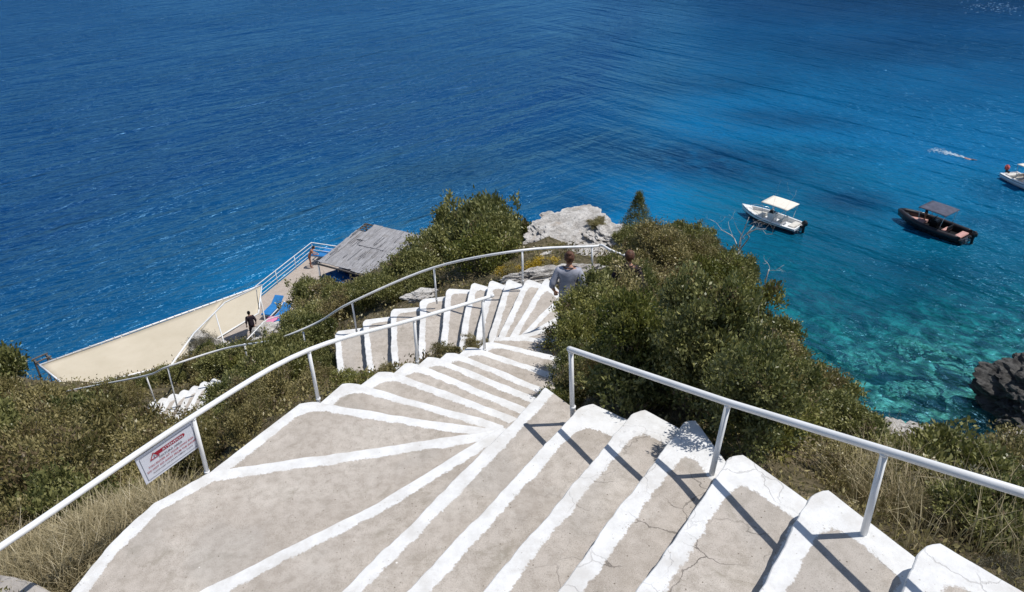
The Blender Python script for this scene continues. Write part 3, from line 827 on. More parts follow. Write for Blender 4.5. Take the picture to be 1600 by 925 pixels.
# ------------------------------------------------------------------ warning sign on the left railing
def warning_sign():
    z0 = rl[3][0]
    d = ray(211, 705)
    # left top corner: on the railing tube line
    pa, pb = tl[5], rl[3][0]
    best = min(((abs(proj(np.array(pa.lerp(pb, t)))[0] - 209), t) for t in np.linspace(0, 1, 600)))
    a = pa.lerp(pb, best[1]); b = pa.lerp(pb, 1.0)
    b = b - (b - a).normalized() * .012
    ex = (b - a).normalized(); w = (b - a).length
    bl = a + (at(230, 753, a.z - .33) - a) * 1.0
    ey = (a - bl); h = 0.335
    ey = Vector((0, 0, 1)) - ex * ex.z
    # tilt a little so that the face looks up to the steps
    nrm = ex.cross(ey).normalized()
    ey = (ey.normalized() + nrm * .10).normalized(); ey = (ey - ex * ey.dot(ex)).normalized()
    # skewed panel: the short sides stay near vertical, as on the photo
    sk = Vector((0, 0, -1)) * h
    nz = ex.cross(ey).normalized()
    if nz.dot(-a) < 0: nz = -nz
    root = empty('warning_sign', a, 0, 'white warning sign with red lettering fixed under the left railing', 'sign')
    # panel space: u along the railing 0..w, v from top (0) down to -1
    dv = (at(230, 753, a.z - .325) - a)
    dv = dv - nz * dv.dot(nz); dv = dv.normalized() * .34
    drop = Vector((0, 0, -.036))
    def P(u, v, o=0.0): return ex * u + dv * (-v) + nz * o + drop
    def slab(u0, u1, v0, v1, o0, o1, name, mat, par, rnd=0.0):
        bm = bmesh.new()
        q = [(u0, v0), (u1, v0), (u1, v1), (u0, v1)]
        A = [bm.verts.new(P(u, v, o1)) for u, v in q]; B = [bm.verts.new(P(u, v, o0)) for u, v in q]
        bm.faces.new(A); bm.faces.new(B[::-1])
        for i in range(4): bm.faces.new((A[i], A[(i + 1) % 4], B[(i + 1) % 4], B[i]))
        return link_bm(name, bm, mat, par)
    panel = slab(0, w, -1, 0, -.006, 0, 'panel', M['sign_white'], root)
    bm = bmesh.new()
    def line(u0, v0, u1, v1, t, bmx, o0=.001, o1=.0025):
        du, dvv = (u1 - u0) * w, (v1 - v0) * dv.length
        l = math.hypot(du, dvv); px, py = -dvv / l * t / w, du / l * t / dv.length
        q = [(u0 + px, v0 + py), (u1 + px, v1 + py), (u1 - px, v1 - py), (u0 - px, v0 - py)]
        bmx.faces.new([bmx.verts.new(P(u * w, v, o1)) for u, v in q])
    for s in ((.05, -.08, .95, -.08), (.95, -.08, .95, -.92), (.95, -.92, .05, -.92), (.05, -.92, .05, -.08)): line(*s, .0022, bm)
    link_bm('border_line', bm, M['sign_line'], panel)
    def text(body, uc, vc, height, mat, name, width=None, o=.0035, bold=.0):
        cu = bpy.data.curves.new('lettering', 'FONT'); cu.body = body; cu.align_x = 'CENTER'; cu.align_y = 'CENTER'; cu.size = 1.0; cu.offset = bold; cu.resolution_u = 3
        ob = bpy.data.objects.new('lettering', cu); COL.objects.link(ob)
        bpy.context.view_layer.update()
        me = bpy.data.meshes.new_from_object(ob.evaluated_get(bpy.context.evaluated_depsgraph_get()))
        bpy.data.objects.remove(ob)
        co = np.zeros(len(me.vertices) * 3); me.vertices.foreach_get('co', co); co = co.reshape(-1, 3)
        sx = np.ptp(co[:, 0]); sy = np.ptp(co[:, 1]); cxm = (co[:, 0].max() + co[:, 0].min()) / 2; cym = (co[:, 1].max() + co[:, 1].min()) / 2
        for v, c in zip(me.vertices, co):
            u = uc * w + (c[0] - cxm) / sx * width * w
            vv = vc + (c[1] - cym) / sy * height
            v.co = P(u, vv, o)
        return mesh_obj(name, me, mat, panel)
    # red badge with ATTENTION and the warning triangle
    bm = bmesh.new()
    vs = []
    u0, u1, vc, hh = .36, .80, -.245, .062
    pts = [(u0 - .05, vc - hh), (u1 - .03, vc - hh)]
    for k in range(9):
        a2 = -math.pi / 2 + math.pi * k / 8; pts.append((u1 - .03 + .035 * math.cos(a2), vc + hh * math.sin(a2)))
    pts += [(u0 - .08, vc + hh)]
    bm.faces.new([bm.verts.new(P(u * w, v, .002)) for u, v in pts])
    link_bm('red_badge', bm, M['sign_red'], panel)
    text('ATTENTION', .585, vc, .075, M['sign_white'], 'lettering', .36, bold=.012)
    bm = bmesh.new()
    T = [(.19, -.345), (.335, -.345), (.262, -.16)]
    for i in range(3): line(*T[i], *T[(i + 1) % 3], .0048, bm, o1=.004)
    for u, v in T:
        bm.faces.new([bm.verts.new(P((u + .011 * math.cos(k * math.pi / 5)) * w, v + .0142 * math.sin(k * math.pi / 5), .0042)) for k in range(10)])
    link_bm('warning_triangle', bm, M['sign_red'], panel)
    text('!', .262, -.285, .085, M['sign_dark'], 'lettering', .014, bold=.02)
    text('NATURA AREA', .53, -.415, .062, M['sign_dark'], 'lettering', .40, bold=.012)
    text('YOU ENTER AT YOUR OWN RISK', .52, -.535, .064, M['sign_red'], 'lettering', .80, bold=.012)
    text('DO NOT GO AWAY FROM THE SHORE', .51, -.665, .066, M['sign_red'], 'lettering', .86, bold=.012)
    text('PLEASE KEEP THE ENVIRONMENT CLEAN', .51, -.785, .042, M['sign_dark'], 'lettering', .70, bold=.008)
    for u, v in ((.02, -.03), (.98, -.03), (.02, -.97), (.98, -.97), (.5, -.03)):
        bm = bmesh.new(); add_sphere(bm, P(u * w, v, .001), (.005, .005, .005), 1); link_bm('rivet', bm, M['steel'], panel)
warning_sign()

# ------------------------------------------------------------------ vegetation
def leaf_cloud(C, Nrm, ll, lw, rng, lift=.35):
    """one folded pointed leaf per centre: 4 vertices, a single bent quad"""
    n = len(C)
    d = Nrm + rng.normal(0, .75, (n, 3)); d[:, 2] += lift
    d /= np.linalg.norm(d, axis=1)[:, None]
    s = np.cross(d, rng.normal(0, 1, (n, 3))); s /= np.linalg.norm(s, axis=1)[:, None] + 1e-9
    u = np.cross(s, d)
    l = ll * rng.uniform(.65, 1.3, n)[:, None]; w = lw * rng.uniform(.7, 1.25, n)[:, None]
    a = C; b = C + d * l * .45 + s * w * .5 + u * l * .06; c = C + d * l - u * l * .08; e = C + d * l * .45 - s * w * .5 + u * l * .06
    V = np.stack([a, b, c, e], 1).reshape(-1, 3)
    Fq = np.arange(4 * n).reshape(n, 4)
    return V, Fq
def foliage_mesh(name, rad, hfac, clusters, per, ll, lw, seed, dry=.03, spread=.15, lumps=7, low=-.25, flower=0.0):
    rng = np.random.default_rng(seed)
    # a lumpy crown: several overlapping lobes
    lob = []
    for k in range(lumps):
        a = rng.uniform(0, 2 * np.pi); r = rad * rng.uniform(.15, .78)
        lob.append((r * np.cos(a), r * np.sin(a), rad * hfac * rng.uniform(.15, .85), rad * rng.uniform(.19, .36)))
    lob.append((0, 0, rad * hfac * .3, rad * .46))
    lob = np.array(lob)
    pick = rng.integers(0, len(lob), clusters)
    d = rng.normal(0, 1, (clusters, 3)); d /= np.linalg.norm(d, axis=1)[:, None]
    d[:, 2] = np.where(d[:, 2] < low, -d[:, 2] * .6, d[:, 2]); d /= np.linalg.norm(d, axis=1)[:, None]
    fr = rng.uniform(.62, 1.0, clusters) ** .6
    C = lob[pick, :3] + d * (lob[pick, 3] * fr)[:, None] * np.array([1, 1, hfac])
    # stray twigs leave the outline uneven
    st = rng.random(clusters) < .16
    C[st] += d[st] * rng.uniform(.05, .24, st.sum())[:, None] * rad
    CC = np.repeat(C, per, 0) + rng.normal(0, spread * .5, (clusters * per, 3)) * np.array([1, 1, .8])
    DD = np.repeat(d, per, 0)
    V, Fq = leaf_cloud(CC, DD, ll, lw, rng)
    cl = np.repeat(rng.uniform(0, 1, clusters), per) * .6 + rng.uniform(0, 1, clusters * per) * .4
    dr = np.where(np.repeat(rng.random(clusters), per) < dry, 1.0, 0.0) * (rng.random(clusters * per) < .8)
    me = bpy.data.meshes.new(name)
    me.vertices.add(len(V)); me.vertices.foreach_set('co', V.astype(np.float32).ravel())
    me.loops.add(Fq.size); me.loops.foreach_set('vertex_index', Fq.astype(np.int32).ravel())
    me.polygons.add(len(Fq)); me.polygons.foreach_set('loop_start', np.arange(0, Fq.size, 4, dtype=np.int32))
    me.update(calc_edges=True)
    for nm, ar in (('lv', np.repeat(cl, 4)), ('dry', np.repeat(dr, 4))):
        a = me.attributes.new(nm, 'FLOAT', 'POINT'); a.data.foreach_set('value', ar.astype(np.float32))
    return me, C
def branch(bm, p, d, l, r, depth, rng, kids=3, curl=.5, taper=.55, seg=6):
    pts = [Vector(p)]; dd = Vector(d).normalized(); n = 5
    for i in range(n):
        dd = (dd + Vector(rng.normal(0, curl / n * 1.6, 3).tolist()) + Vector((0, 0, .04))).normalized()
        pts.append(pts[-1] + dd * l / n)
    add_tube(bm, pts, [r * (1 - (1 - taper) * i / n) for i in range(n + 1)], seg, cap=True)
    if depth <= 0: return
    for k in range(kids):
        t = rng.uniform(.35, 1.0); i = min(n - 1, int(t * n))
        q = pts[i].lerp(pts[i + 1], t * n - i) if i < n else pts[-1]
        nd = (dd + Vector(rng.normal(0, .65, 3).tolist())).normalized()
        branch(bm, q, nd, l * rng.uniform(.45, .75), r * taper * .8, depth - 1, rng, kids, curl, taper, max(4, seg - 1))
def stem_mesh(rad, hfac, C, seed, n=9, dead=22):
    rng = np.random.default_rng(seed); bm = bmesh.new()
    idx = rng.choice(len(C), n + dead, replace=False)
    for q, i in enumerate(idx):
        t = Vector(C[i]); 
        if q >= n: t = t * rng.uniform(1.0, 1.2)
        a = Vector((rng.normal(0, .06) * rad, rng.normal(0, .06) * rad, -.3 * rad))
        mid = a.lerp(t, .5) + Vector(rng.normal(0, .07 * rad, 3).tolist())
        r0 = .018 * (rad ** .5) if q < n else .009
        nf = len(bm.faces); add_tube(bm, smooth_path([a, mid, t], 4), [r0 * (1 - .75 * k / 8) for k in range(9)], 5)
        if q >= n:
            bm.faces.ensure_lookup_table()
            for f in bm.faces[nf:]: f.material_index = 1
    me = bpy.data.meshes.new('stem'); bm.to_mesh(me); bm.free(); me.materials.append(M['bark']); me.materials.append(M['twig']); return me

PROTO = {}
def proto(kind, rad, hfac, clusters, per, ll, lw, mat, seeds, **kw):
    PROTO[kind] = []
    for s in seeds:
        me, C = foliage_mesh('foliage', rad, hfac, clusters, per, ll, lw, s, **kw)
        me.materials.append(M[mat]); st = stem_mesh(rad, hfac, C, s + 50)
        PROTO[kind].append((me, st, rad))
proto('dark', 1.0, .9, 230, 52, .084, .042, 'leaf_dark', (1, 2, 3, 21), spread=.15, lumps=17, dry=.03)
proto('olive', .9, .8, 210, 50, .066, .029, 'leaf_olive', (4, 5, 6), spread=.15, lumps=16, dry=.14)
proto('bright', .8, .9, 190, 46, .074, .036, 'leaf_bright', (7, 8), spread=.14, lumps=14, dry=.05)
proto('grey', .7, .65, 260, 40, .038, .011, 'leaf_grey', (9, 10), spread=.12, lumps=12, dry=.15)
proto('tall_dark', 1.0, 1.9, 400, 46, .080, .041, 'leaf_dark', (31, 32), spread=.15, lumps=26, dry=.03)
proto('tall_bright', .8, 1.9, 330, 44, .074, .038, 'leaf_bright', (33, 34), spread=.14, lumps=24, dry=.04)
proto('tall_olive', .9, 1.9, 360, 44, .068, .032, 'leaf_olive', (35,), spread=.15, lumps=24, dry=.12)
proto('flower', .45, .7, 420, 9, .030, .020, 'flower', (11,), spread=.07, dry=0)

def shrub(kind, x, y, z, s, rng, label, group=None, sz=1.0, name='shrub', variant=None, rz=None):
    if sz > 1.55 and 'tall_' + kind in PROTO: kind = 'tall_' + kind; sz *= .47; variant = None if variant is None else variant % len(PROTO[kind])
    pr = PROTO[kind]; me, st, rad = pr[rng.integers(0, len(pr)) if variant is None else variant]
    e = empty(name, (x, y, z), rng.uniform(0, 6.28) if rz is None else rz, label, 'shrub', group)
    e.scale = (s, s, s * sz)
    f = bpy.data.objects.new('foliage', me); COL.objects.link(f); f.parent = e
    t = bpy.data.objects.new('stem', st); COL.objects.link(t); t.parent = e
    return e

TSXY = TS[:, :2]
def stair_gap(x, y):
    d2 = ((TSXY - np.array((x, y))) ** 2).sum(1); return math.sqrt(d2.min())
rng = np.random.default_rng(21)
ROCKZONE = [(at(895, 368, -10.6), 2.3), (at(920, 420, -8.8), .9), (at(860, 425, -9.0), .8)]
GRASSZONE = [(hit(1430, 775), .38), (hit(1470, 830), .22), (hit(130, 850), .9), (hit(210, 820), .5), (hit(60, 890), .8), (hit(60, 830), .6)]
def in_poly(x, y, P):
    c = False
    for i in range(len(P)):
        (x1, y1), (x2, y2) = P[i - 1], P[i]
        if (y1 > y) != (y2 > y) and x < (x2 - x1) * (y - y1) / (y2 - y1) + x1: c = not c
    return c
# places the shrubs leave open: the flights, the deck with its roofs, the bare rocks
OPEN = [((55, 575), (408, 440), (410, 490), (345, 522), (275, 570), (110, 612)),
        ((402, 455), (490, 375), (570, 342), (665, 362), (640, 392), (585, 432), (545, 452), (470, 432), (408, 495)),
        ((340, 548), (450, 522), (446, 490), (400, 492), (342, 525)),
        ((522, 514), (567, 492), (611, 475), (657, 460), (698, 443), (737, 433), (850, 425), (875, 470), (870, 530), (765, 532), (690, 542), (655, 556), (600, 556), (528, 548)),
        ((470, 628), (540, 590), (600, 572), (740, 535), (770, 524), (868, 522), (862, 600), (772, 672), (600, 700)),
        ((215, 646), (226, 616), (348, 580), (352, 602), (322, 640), (290, 660), (245, 662)),
        ((830, 388), (835, 348), (900, 328), (962, 342), (950, 375), (880, 392)),
        ((825, 440), (835, 420), (900, 395), (905, 430)),
        ((972, 388), (995, 388), (995, 414), (972, 414)),
        ((780, 440), (835, 378), (955, 374), (975, 396), (950, 408), (915, 425)),
        ((760, 430), (872, 430), (872, 600), (850, 640), (760, 640)),
        ((700, 690), (860, 600), (930, 634), (1000, 640), (1080, 652), (1190, 715), (1290, 765), (1450, 845), (1600, 925), (1600, 1000), (0, 1000), (110, 920), (230, 790), (330, 740), (475, 628)),
        ((1388, 672), (1450, 655), (1520, 668), (1512, 700), (1400, 706))]
SKYX = [-300, 0, 55, 75, 110, 130, 430, 440, 470, 540, 560, 600, 640, 680, 735, 790, 832, 834, 960, 962, 1000, 1060, 1110, 1140, 1170, 1205, 1245, 1290, 1340, 1375, 1385, 1470, 1520, 1560, 1700, 1900]
SKYY = [540, 560, 600, 606, 612, 605, 505, 440, 432, 450, 445, 425, 385, 350, 326, 335, 350, 388, 385, 345, 336, 346, 362, 385, 410, 440, 500, 572, 632, 668, 700, 704, 704, 698, 706, 720]
def fits(x, y, z, s, sz):
    """shrub of size s keeps clear of the open places"""
    c = np.array([x, y, z]); r = s * .80
    for dx, dz in ((0, .98), (-.55, .8), (.55, .8), (-.92, .45), (.92, .45), (0, .5), (-.9, .15), (.9, .15)):
        u, v, _ = proj(c + np.array([dx * r, 0, dz * s * sz * .95]))
        if v < np.interp(u, SKYX, SKYY): return False
        for P in OPEN:
            if in_poly(u, v, P): return False
    return True
placed = []
GROUPS = {
 'right': ('dense dark green shrub on the slope right of the steps', 'evergreen shrubs on the slope right of the steps'),
 'left': ('dark evergreen shrub on the slope between the long railing and the sunshade roofs', 'evergreen shrubs between the railing and the deck'),
 'low': ('brownish green shrub on the slope below the warning sign', 'brownish shrubs below the warning sign'),
 'cor': ('low grey green shrub on the slope at the lower right of the photo', 'grey green shrubs at the lower right'),
}
def try_place(x, y, hint=None):
    z = ground(x, y)
    if z < -24.2: return
    P = (x, y, z + .5)
    u, v, wd = proj(P)
    if wd < 1.2 or not (-260 < u < 1860 and 230 < v < 1250): return
    dist = math.sqrt(x * x + y * y + z * z)
    gap = stair_gap(x, y)
    for c, r in ROCKZONE + GRASSZONE:
        if math.hypot(x - c.x, y - c.y) < r: return
    # canopy, deck and pergola footprints stay free
    s = min(1.45, .42 + .040 * dist) * rng.uniform(.7, 1.3)
    if gap < .30: return
    if z < -20.5 and x < -2 and y > 30: s = min(s, .7)
    if gap < s * .95: s = max(.24, gap / .95)
    inr = u > 860
    if u > 1290 and v > 640: k, gname = rng.choice(['grey', 'olive', 'dark'], p=[.3, .5, .2]), 'cor'
    elif inr:
        k = rng.choice(['dark', 'olive', 'bright', 'grey'], p=[.34, .32, .27, .07]); gname = 'right'
    elif v < 560 and u > 430: k = rng.choice(['dark', 'olive', 'bright'], p=[.66, .22, .12]); gname = 'left'
    else: k = rng.choice(['olive', 'dark', 'bright'], p=[.60, .25, .15]); gname = 'low'
    sz = rng.uniform(.9, 1.5)
    if gname == 'left': sz = rng.uniform(1.0, 1.5)
    if gname == 'cor': sz *= .75
    s0 = s
    while s > .2 and not fits(x, y, z, s, sz): s *= .82
    if s <= .2 or (s < s0 * .3): return
    for (a, b, c) in placed:
        if math.hypot(x - a, y - b) < (s + c) * .64: return
    placed.append((x, y, s))
    shrub(k, x, y, z - .05, s, rng, GROUPS[gname][0], GROUPS[gname][1], sz)
cand = []
for r0, r1, n in ((2.0, 9, 1500), (8, 16, 1900), (15, 28, 1700), (27, 48, 900)):
    a = rng.uniform(R(-48), R(46), n); r = np.sqrt(rng.uniform(r0 * r0, r1 * r1, n))
    cand += list(zip(r * np.sin(a), r * np.cos(a)))
for x, y in cand:
    if len(placed) >= 278: break
    try_place(x, y)
print('shrubs', len(placed))

# shrubs one can tell apart
def spot(kind, px, py, s, label, sz=1.0, name='shrub', variant=0, z=None, up=0.0):
    p = hit(px, py) if z is None else at(px, py, z)
    return shrub(kind, p.x, p.y, p.z - .05, s, rng, label, None, sz, name, variant)
spot('bright', 908, 590, .52, 'yellow green leafy shrub leaning over the steps in front of the standing person', 2.5, z=-6.55)
e_ = shrub('bright', 1.08, 10.15, -7.05, .72, rng, 'tall leafy shrub hiding the legs of the person on the winding steps', None, 2.0, variant=1)
spot('dark', 898, 612, .36, 'small dark shrub wedged between the middle flight and the first right railing post', 2.0, variant=2, z=-6.0)
spot('dark', 938, 556, .70, 'leafy shrub just right of the person on the winding steps', 1.9, variant=1, z=-7.1)
spot('dark', 912, 628, .42, 'dark leafy shrub at the foot of the first right railing post', 1.3, z=-5.5)
spot('bright', 868, 628, .17, 'tiny leafy sprig at the upper corner of the white kerb beside the first railing post', 1.2, z=-4.75)
spot('dark', 1000, 628, .55, 'dark leafy shrub behind the third white step corner on the right', 1.0, variant=1, z=-5.1)
spot('bright', 992, 618, .52, 'leafy shrub overhanging the second white step corner and dappling it with shade', 2.9, z=-4.75)
spot('dark', 1086, 636, .50, 'dark shrub overhanging the third white step corner with a leafy shadow', 2.8, z=-4.5)
spot('dark', 1172, 692, .42, 'small dark shrub whose shadow falls round the foot of the middle railing post', 2.7, variant=1, z=-4.25)
spot('olive', 1128, 668, .36, 'olive yellowish shrub behind the middle post of the right railing', .9, z=-4.75)
spot('olive', 700, 552, .30, 'small olive shrub between the two flights below the near railing end', .8, z=-7.3)
spot('olive', 742, 538, .24, 'small yellowish shrub tight against the left edge of the middle flight', .8, variant=1, z=-7.0)
spot('bright', 548, 604, .40, 'bushy green shrub left of the middle flight under the near railing', .75, z=-6.5)
spot('olive', 600, 584, .26, 'low olive shrub touching the white step corners of the middle flight', .8, variant=2, z=-6.7)
spot('dark', 490, 492, 1.5, 'upright leafy shrub standing in front of the deck', 1.3, z=-21.0)
spot('bright', 470, 512, .8, 'pale leafy shrub at the edge of the deck beside the blue sunbeds', 1.3, z=-20.5)
spot('dark', 758, 400, 1.7, 'largest dark evergreen shrub beyond the long railing', 1.45, z=-13.4)
spot('dark', 712, 418, 1.1, 'dark evergreen shrub overlapping the reed roof', 1.4, variant=1, z=-14.8)
spot('dark', 800, 390, .95, 'dark evergreen shrub beside the pale rocks', 1.35, variant=2, z=-12.4)
spot('dark', 632, 448, 1.1, 'dark evergreen shrub in front of the shaded pergola', 1.2, variant=2, z=-17.2)
for i_, (px, py, k_, s_, lb) in enumerate(((985, 380, 'olive', .7, 'brownish shrub at the crest just right of the far railing end'), (1012, 372, 'dark', 1.0, 'dark shrub at the foot of the pointed juniper'), (1050, 372, 'olive', .9, 'brownish shrub on the crest right of the juniper'), (1095, 385, 'bright', .9, 'green shrub on the crest left of the bleached tree'), (1020, 410, 'olive', .9, 'brown tinged shrub below the juniper on the near side of the crest'))):
    spot(k_, px, py, s_, lb, 1.35, variant=i_ % 2, up=.0)
for px, py, k_, s_, lb in ((1000, 448, 'olive', .55, 'brownish shrub right of the walking person, below the far railing end'), (1040, 425, 'olive', 1.0, 'brown green shrub filling the hollow below the crest'), (960, 420, 'bright', .5, 'small bright shrub under the far railing end'), (1500, 800, 'olive', .42, 'olive shrub in the dry grass under the right end of the right railing'), (1565, 850, 'dark', .46, 'dark shrub beside the last white step corner at the right'), (1345, 760, 'olive', .30, 'low olive shrub behind the last post of the right railing'), (1465, 738, 'grey', .62, 'rounded grey spiny shrub in front of the whitish rock edge'), (1550, 722, 'grey', .62, 'grey spiny cushion shrub beside the dark sea rock')):
    spot(k_, px, py, s_, lb, 1.1)
spot('olive', 934, 352, .42, 'small brown tuft on top of the pale limestone crest', .7, z=-10.75)
spot('olive', 870, 392, .40, 'small dark tuft at the foot of the pale limestone crest', .7, z=-10.4)
hp = hit(983, 399, 1.60); hd = Vector((hp.x, hp.y, 0)).normalized()
e_ = shrub('olive', hp.x - hd.x * .55, hp.y - hd.y * .55, ground(hp.x - hd.x * .55, hp.y - hd.y * .55) - .1, .78, rng, 'upright brownish shrub hiding all but the head of the second person', None, 2.25, variant=2)
spot('grey', 318, 545, .9, 'pale grey green shrub between the bent railing and the canopy', 1.3, z=-17.8)
spot('olive', 0, 665, 1.35, 'large brownish shrub at the left edge in front of the canopy', 1.4, z=-15.5)
spot('olive', 88, 705, 1.05, 'broad brown green shrub below the left end of the canopy', 1.2, variant=1, z=-13.2)
for px, py, s, lb in ((797, 424, .62, 'yellow flowering cushion shrub left of the far railing post'), (850, 414, .78, 'wider yellow flowering cushion shrub right of the far railing post')):
    p = hit(px, py + 6)
    e = shrub('olive', p.x, p.y, p.z - .05, .42, rng, lb, None, .9)
    f = bpy.data.objects.new('blossom', PROTO['flower'][0][0]); COL.objects.link(f); f.parent = e; f.scale = (2.0 * s / .62, 2.0 * s / .62, 1.9); f.location = (0, 0, .14)
# dark conical juniper on the ridge
def juniper():
    p = at(994, 372, -10.7); z = ground(p.x, p.y)
    rg = np.random.default_rng(5); n = 2200
    HJ = top_z(Vector((p.x, p.y, z)), 307)
    h = rg.uniform(0, 1, n) ** 1.2; a = rg.uniform(0, 6.28, n); r = (1 - h) ** .95 * 1.25 * rg.uniform(.35, 1.15, n) + .02
    r = r * 1.1; C = np.stack([r * np.cos(a), r * np.sin(a), .1 + h * HJ], 1)
    D = np.stack([np.cos(a) * .6, np.sin(a) * .6, np.full(n, .9)], 1)
    V, Fq = leaf_cloud(np.repeat(C, 8, 0) + rg.normal(0, .035, (n * 8, 3)), np.repeat(D, 8, 0), .07, .016, rg, .6)
    root = empty('juniper', (p.x, p.y, z), 0, 'dark pointed juniper standing up from the ridge against the sea', 'tree')
    f = from_arrays('crown', V, Fq, M['leaf_dark'], root)
    vattr(f, 'lv', np.repeat(rg.uniform(0, .55, n * 8), 4)); vattr(f, 'dry', np.zeros(len(V)))
    bm = bmesh.new(); add_tube(bm, [(0, 0, -.2), (.02, 0, .9), (0, .02, HJ * .9)], [.05, .035, .008], 7); link_bm('trunk', bm, M['bark'], root)
juniper()
# bare bleached tree at the right flank of the ridge
def dead_tree(px, py, z, s, label, seed, lean):
    p = at(px, py, z); rg = np.random.default_rng(seed)
    root = empty('dead_tree', p, 0, label, 'tree')
    bm = bmesh.new(); add_tube(bm, [(0, 0, -.5), (.02, .03, .15), (.05, .02, .4)], [.06 * s, .05 * s, .045 * s], 8); link_bm('trunk', bm, M['deadwood'], root)
    for k, (dx, dy, dz, l) in enumerate(lean):
        bm = bmesh.new(); branch(bm, (.05, .02, .35), (dx, dy, dz), l * s, .022 * s, 3, rg, 2, .8, .5, 6)
        link_bm('limb', bm, M['deadwood'], root)
dead_tree(1150, 408, -11.0, .92, 'bleached leafless tree reaching over the water beside the white boat', 3, ((-.40, 0, 1.5, 2.2), (-.22, .2, 1.2, 1.1), (.30, -.1, 1.1, 1.2), (.45, .1, 1.0, 1.0)))
dead_tree(1196, 440, -11.4, .42, 'smaller leafless grey branch sticking out over the water below the bleached tree', 8, ((.9, 0, .7, 1.5), (.6, .1, .9, .9)))

# ------------------------------------------------------------------ dry grass and ground scrub
def grass_field(name, zones, n, hmin, hmax, seed):
    rg = np.random.default_rng(seed); Vs = []; lv = []
    for (c, r), k in zip(zones, n):
        for _ in range(k):
            # tufts
            a = rg.uniform(0, 6.28); q = r * math.sqrt(rg.random())
            tx, ty = c.x + q * math.cos(a), c.y + q * math.sin(a)
            if stair_gap(tx, ty) < .18: continue
            tz = ground(tx, ty)
            hh = rg.uniform(hmin, hmax); lean = rg.normal(0, .25, 2); col = rg.random()
            for b in range(rg.integers(10, 22)):
                x, y = tx + rg.normal(0, .05), ty + rg.normal(0, .05)
                d = rg.normal(0, .35, 2) + lean; h = hh * rg.uniform(.5, 1.1); w = rg.uniform(.0018, .0045)
                t = rg.uniform(0, 6.28); sx, sy = math.cos(t) * w, math.sin(t) * w
                p0 = (x, y, tz - .03); p1 = (x + d[0] * h * .35, y + d[1] * h * .35, tz + h * .6); p2 = (x + d[0] * h, y + d[1] * h, tz + h * .95)
                Vs += [(p0[0] - sx, p0[1] - sy, p0[2]), (p0[0] + sx, p0[1] + sy, p0[2]), (p1[0] + sx * .8, p1[1] + sy * .8, p1[2]), (p1[0] - sx * .8, p1[1] - sy * .8, p1[2]),
                       (p1[0] - sx * .8, p1[1] - sy * .8, p1[2]), (p1[0] + sx * .8, p1[1] + sy * .8, p1[2]), (p2[0] + sx * .2, p2[1] + sy * .2, p2[2]), (p2[0] - sx * .2, p2[1] - sy * .2, p2[2])]
                lv += [min(1, max(0, col + rg.normal(0, .2)))] * 8
    o = from_arrays(name, np.array(Vs), np.arange(len(Vs)).reshape(-1, 4), M['grass'])
    vattr(o, 'lv', lv); vattr(o, 'dry', np.zeros(len(lv)))
    return o
tag(grass_field('dry_grass', [(hit(130, 850), 1.0), (hit(50, 885), 1.0), (hit(215, 825), .6), (hit(40, 830), .8)], (700, 500, 260, 240), .18, .42, 1), 'dry straw coloured grass beside the curved white kerb', 'grass', kind='stuff')
tag(grass_field('dry_grass', [(hit(1440, 790), .75), (hit(1405, 745), .6), (hit(1490, 835), .7)], (190, 90, 60), .18, .5, 2), 'dry straw coloured grass on the slope behind the right railing', 'grass', kind='stuff')
def scrub():
    rg = np.random.default_rng(12)
    n = 15000
    a = rg.uniform(R(-48), R(46), n); r = 2 + 44 * rg.random(n) ** 1.35
    xs, ys = r * np.sin(a), r * np.cos(a)
    C = []; S = []
    for x, y, q in zip(xs, ys, r):
        z = ground(x, y)
        if z < -24.6: continue
        u, v, wd = proj((x, y, z))
        if not (-200 < u < 1800 and 230 < v < 1150): continue
        if any(math.hypot(x - c.x, y - c.y) < rr * .9 for c, rr in ROCKZONE): continue
        if stair_gap(x, y) < .16: continue
        C.append((x, y, z)); S.append(q)
    C = np.array(C); S = np.array(S)
    per = 9; m = len(C)
    CC = np.repeat(C, per, 0) + rg.normal(0, 1, (m * per, 3)) * (np.array([.06, .06, .035]) * (1 + np.repeat(S, per)[:, None] * .05)); CC[:, 2] += .05
    k = (1 + np.repeat(S, per) * .03)[:, None]
    V, Fq = leaf_cloud(CC, np.tile([0, 0, .6], (m * per, 1)), 1, 1, rg)
    V4 = V.reshape(-1, 4, 3); V4 = CC[:, None] + (V4 - CC[:, None]) * (np.array([.055])[None] * k * np.clip(.45 + .05 * np.repeat(S, per), 0, 1)[:, None])[:, None]
    # make the leaves narrower than long
    mid = (V4[:, 1] + V4[:, 3]) / 2; V4[:, 1] = mid + (V4[:, 1] - mid) * .5; V4[:, 3] = mid + (V4[:, 3] - mid) * .5
    o = from_arrays('ground_scrub', V4.reshape(-1, 3), Fq, M['leaf_olive'])
    vattr(o, 'lv', np.repeat(np.repeat(rg.random(m), per), 4)); vattr(o, 'dry', np.repeat(np.repeat((rg.random(m) < .3) * 1.0, per), 4))
    tag(o, 'low brown green scrub covering the soil between the shrubs', 'ground cover', kind='stuff')
scrub()

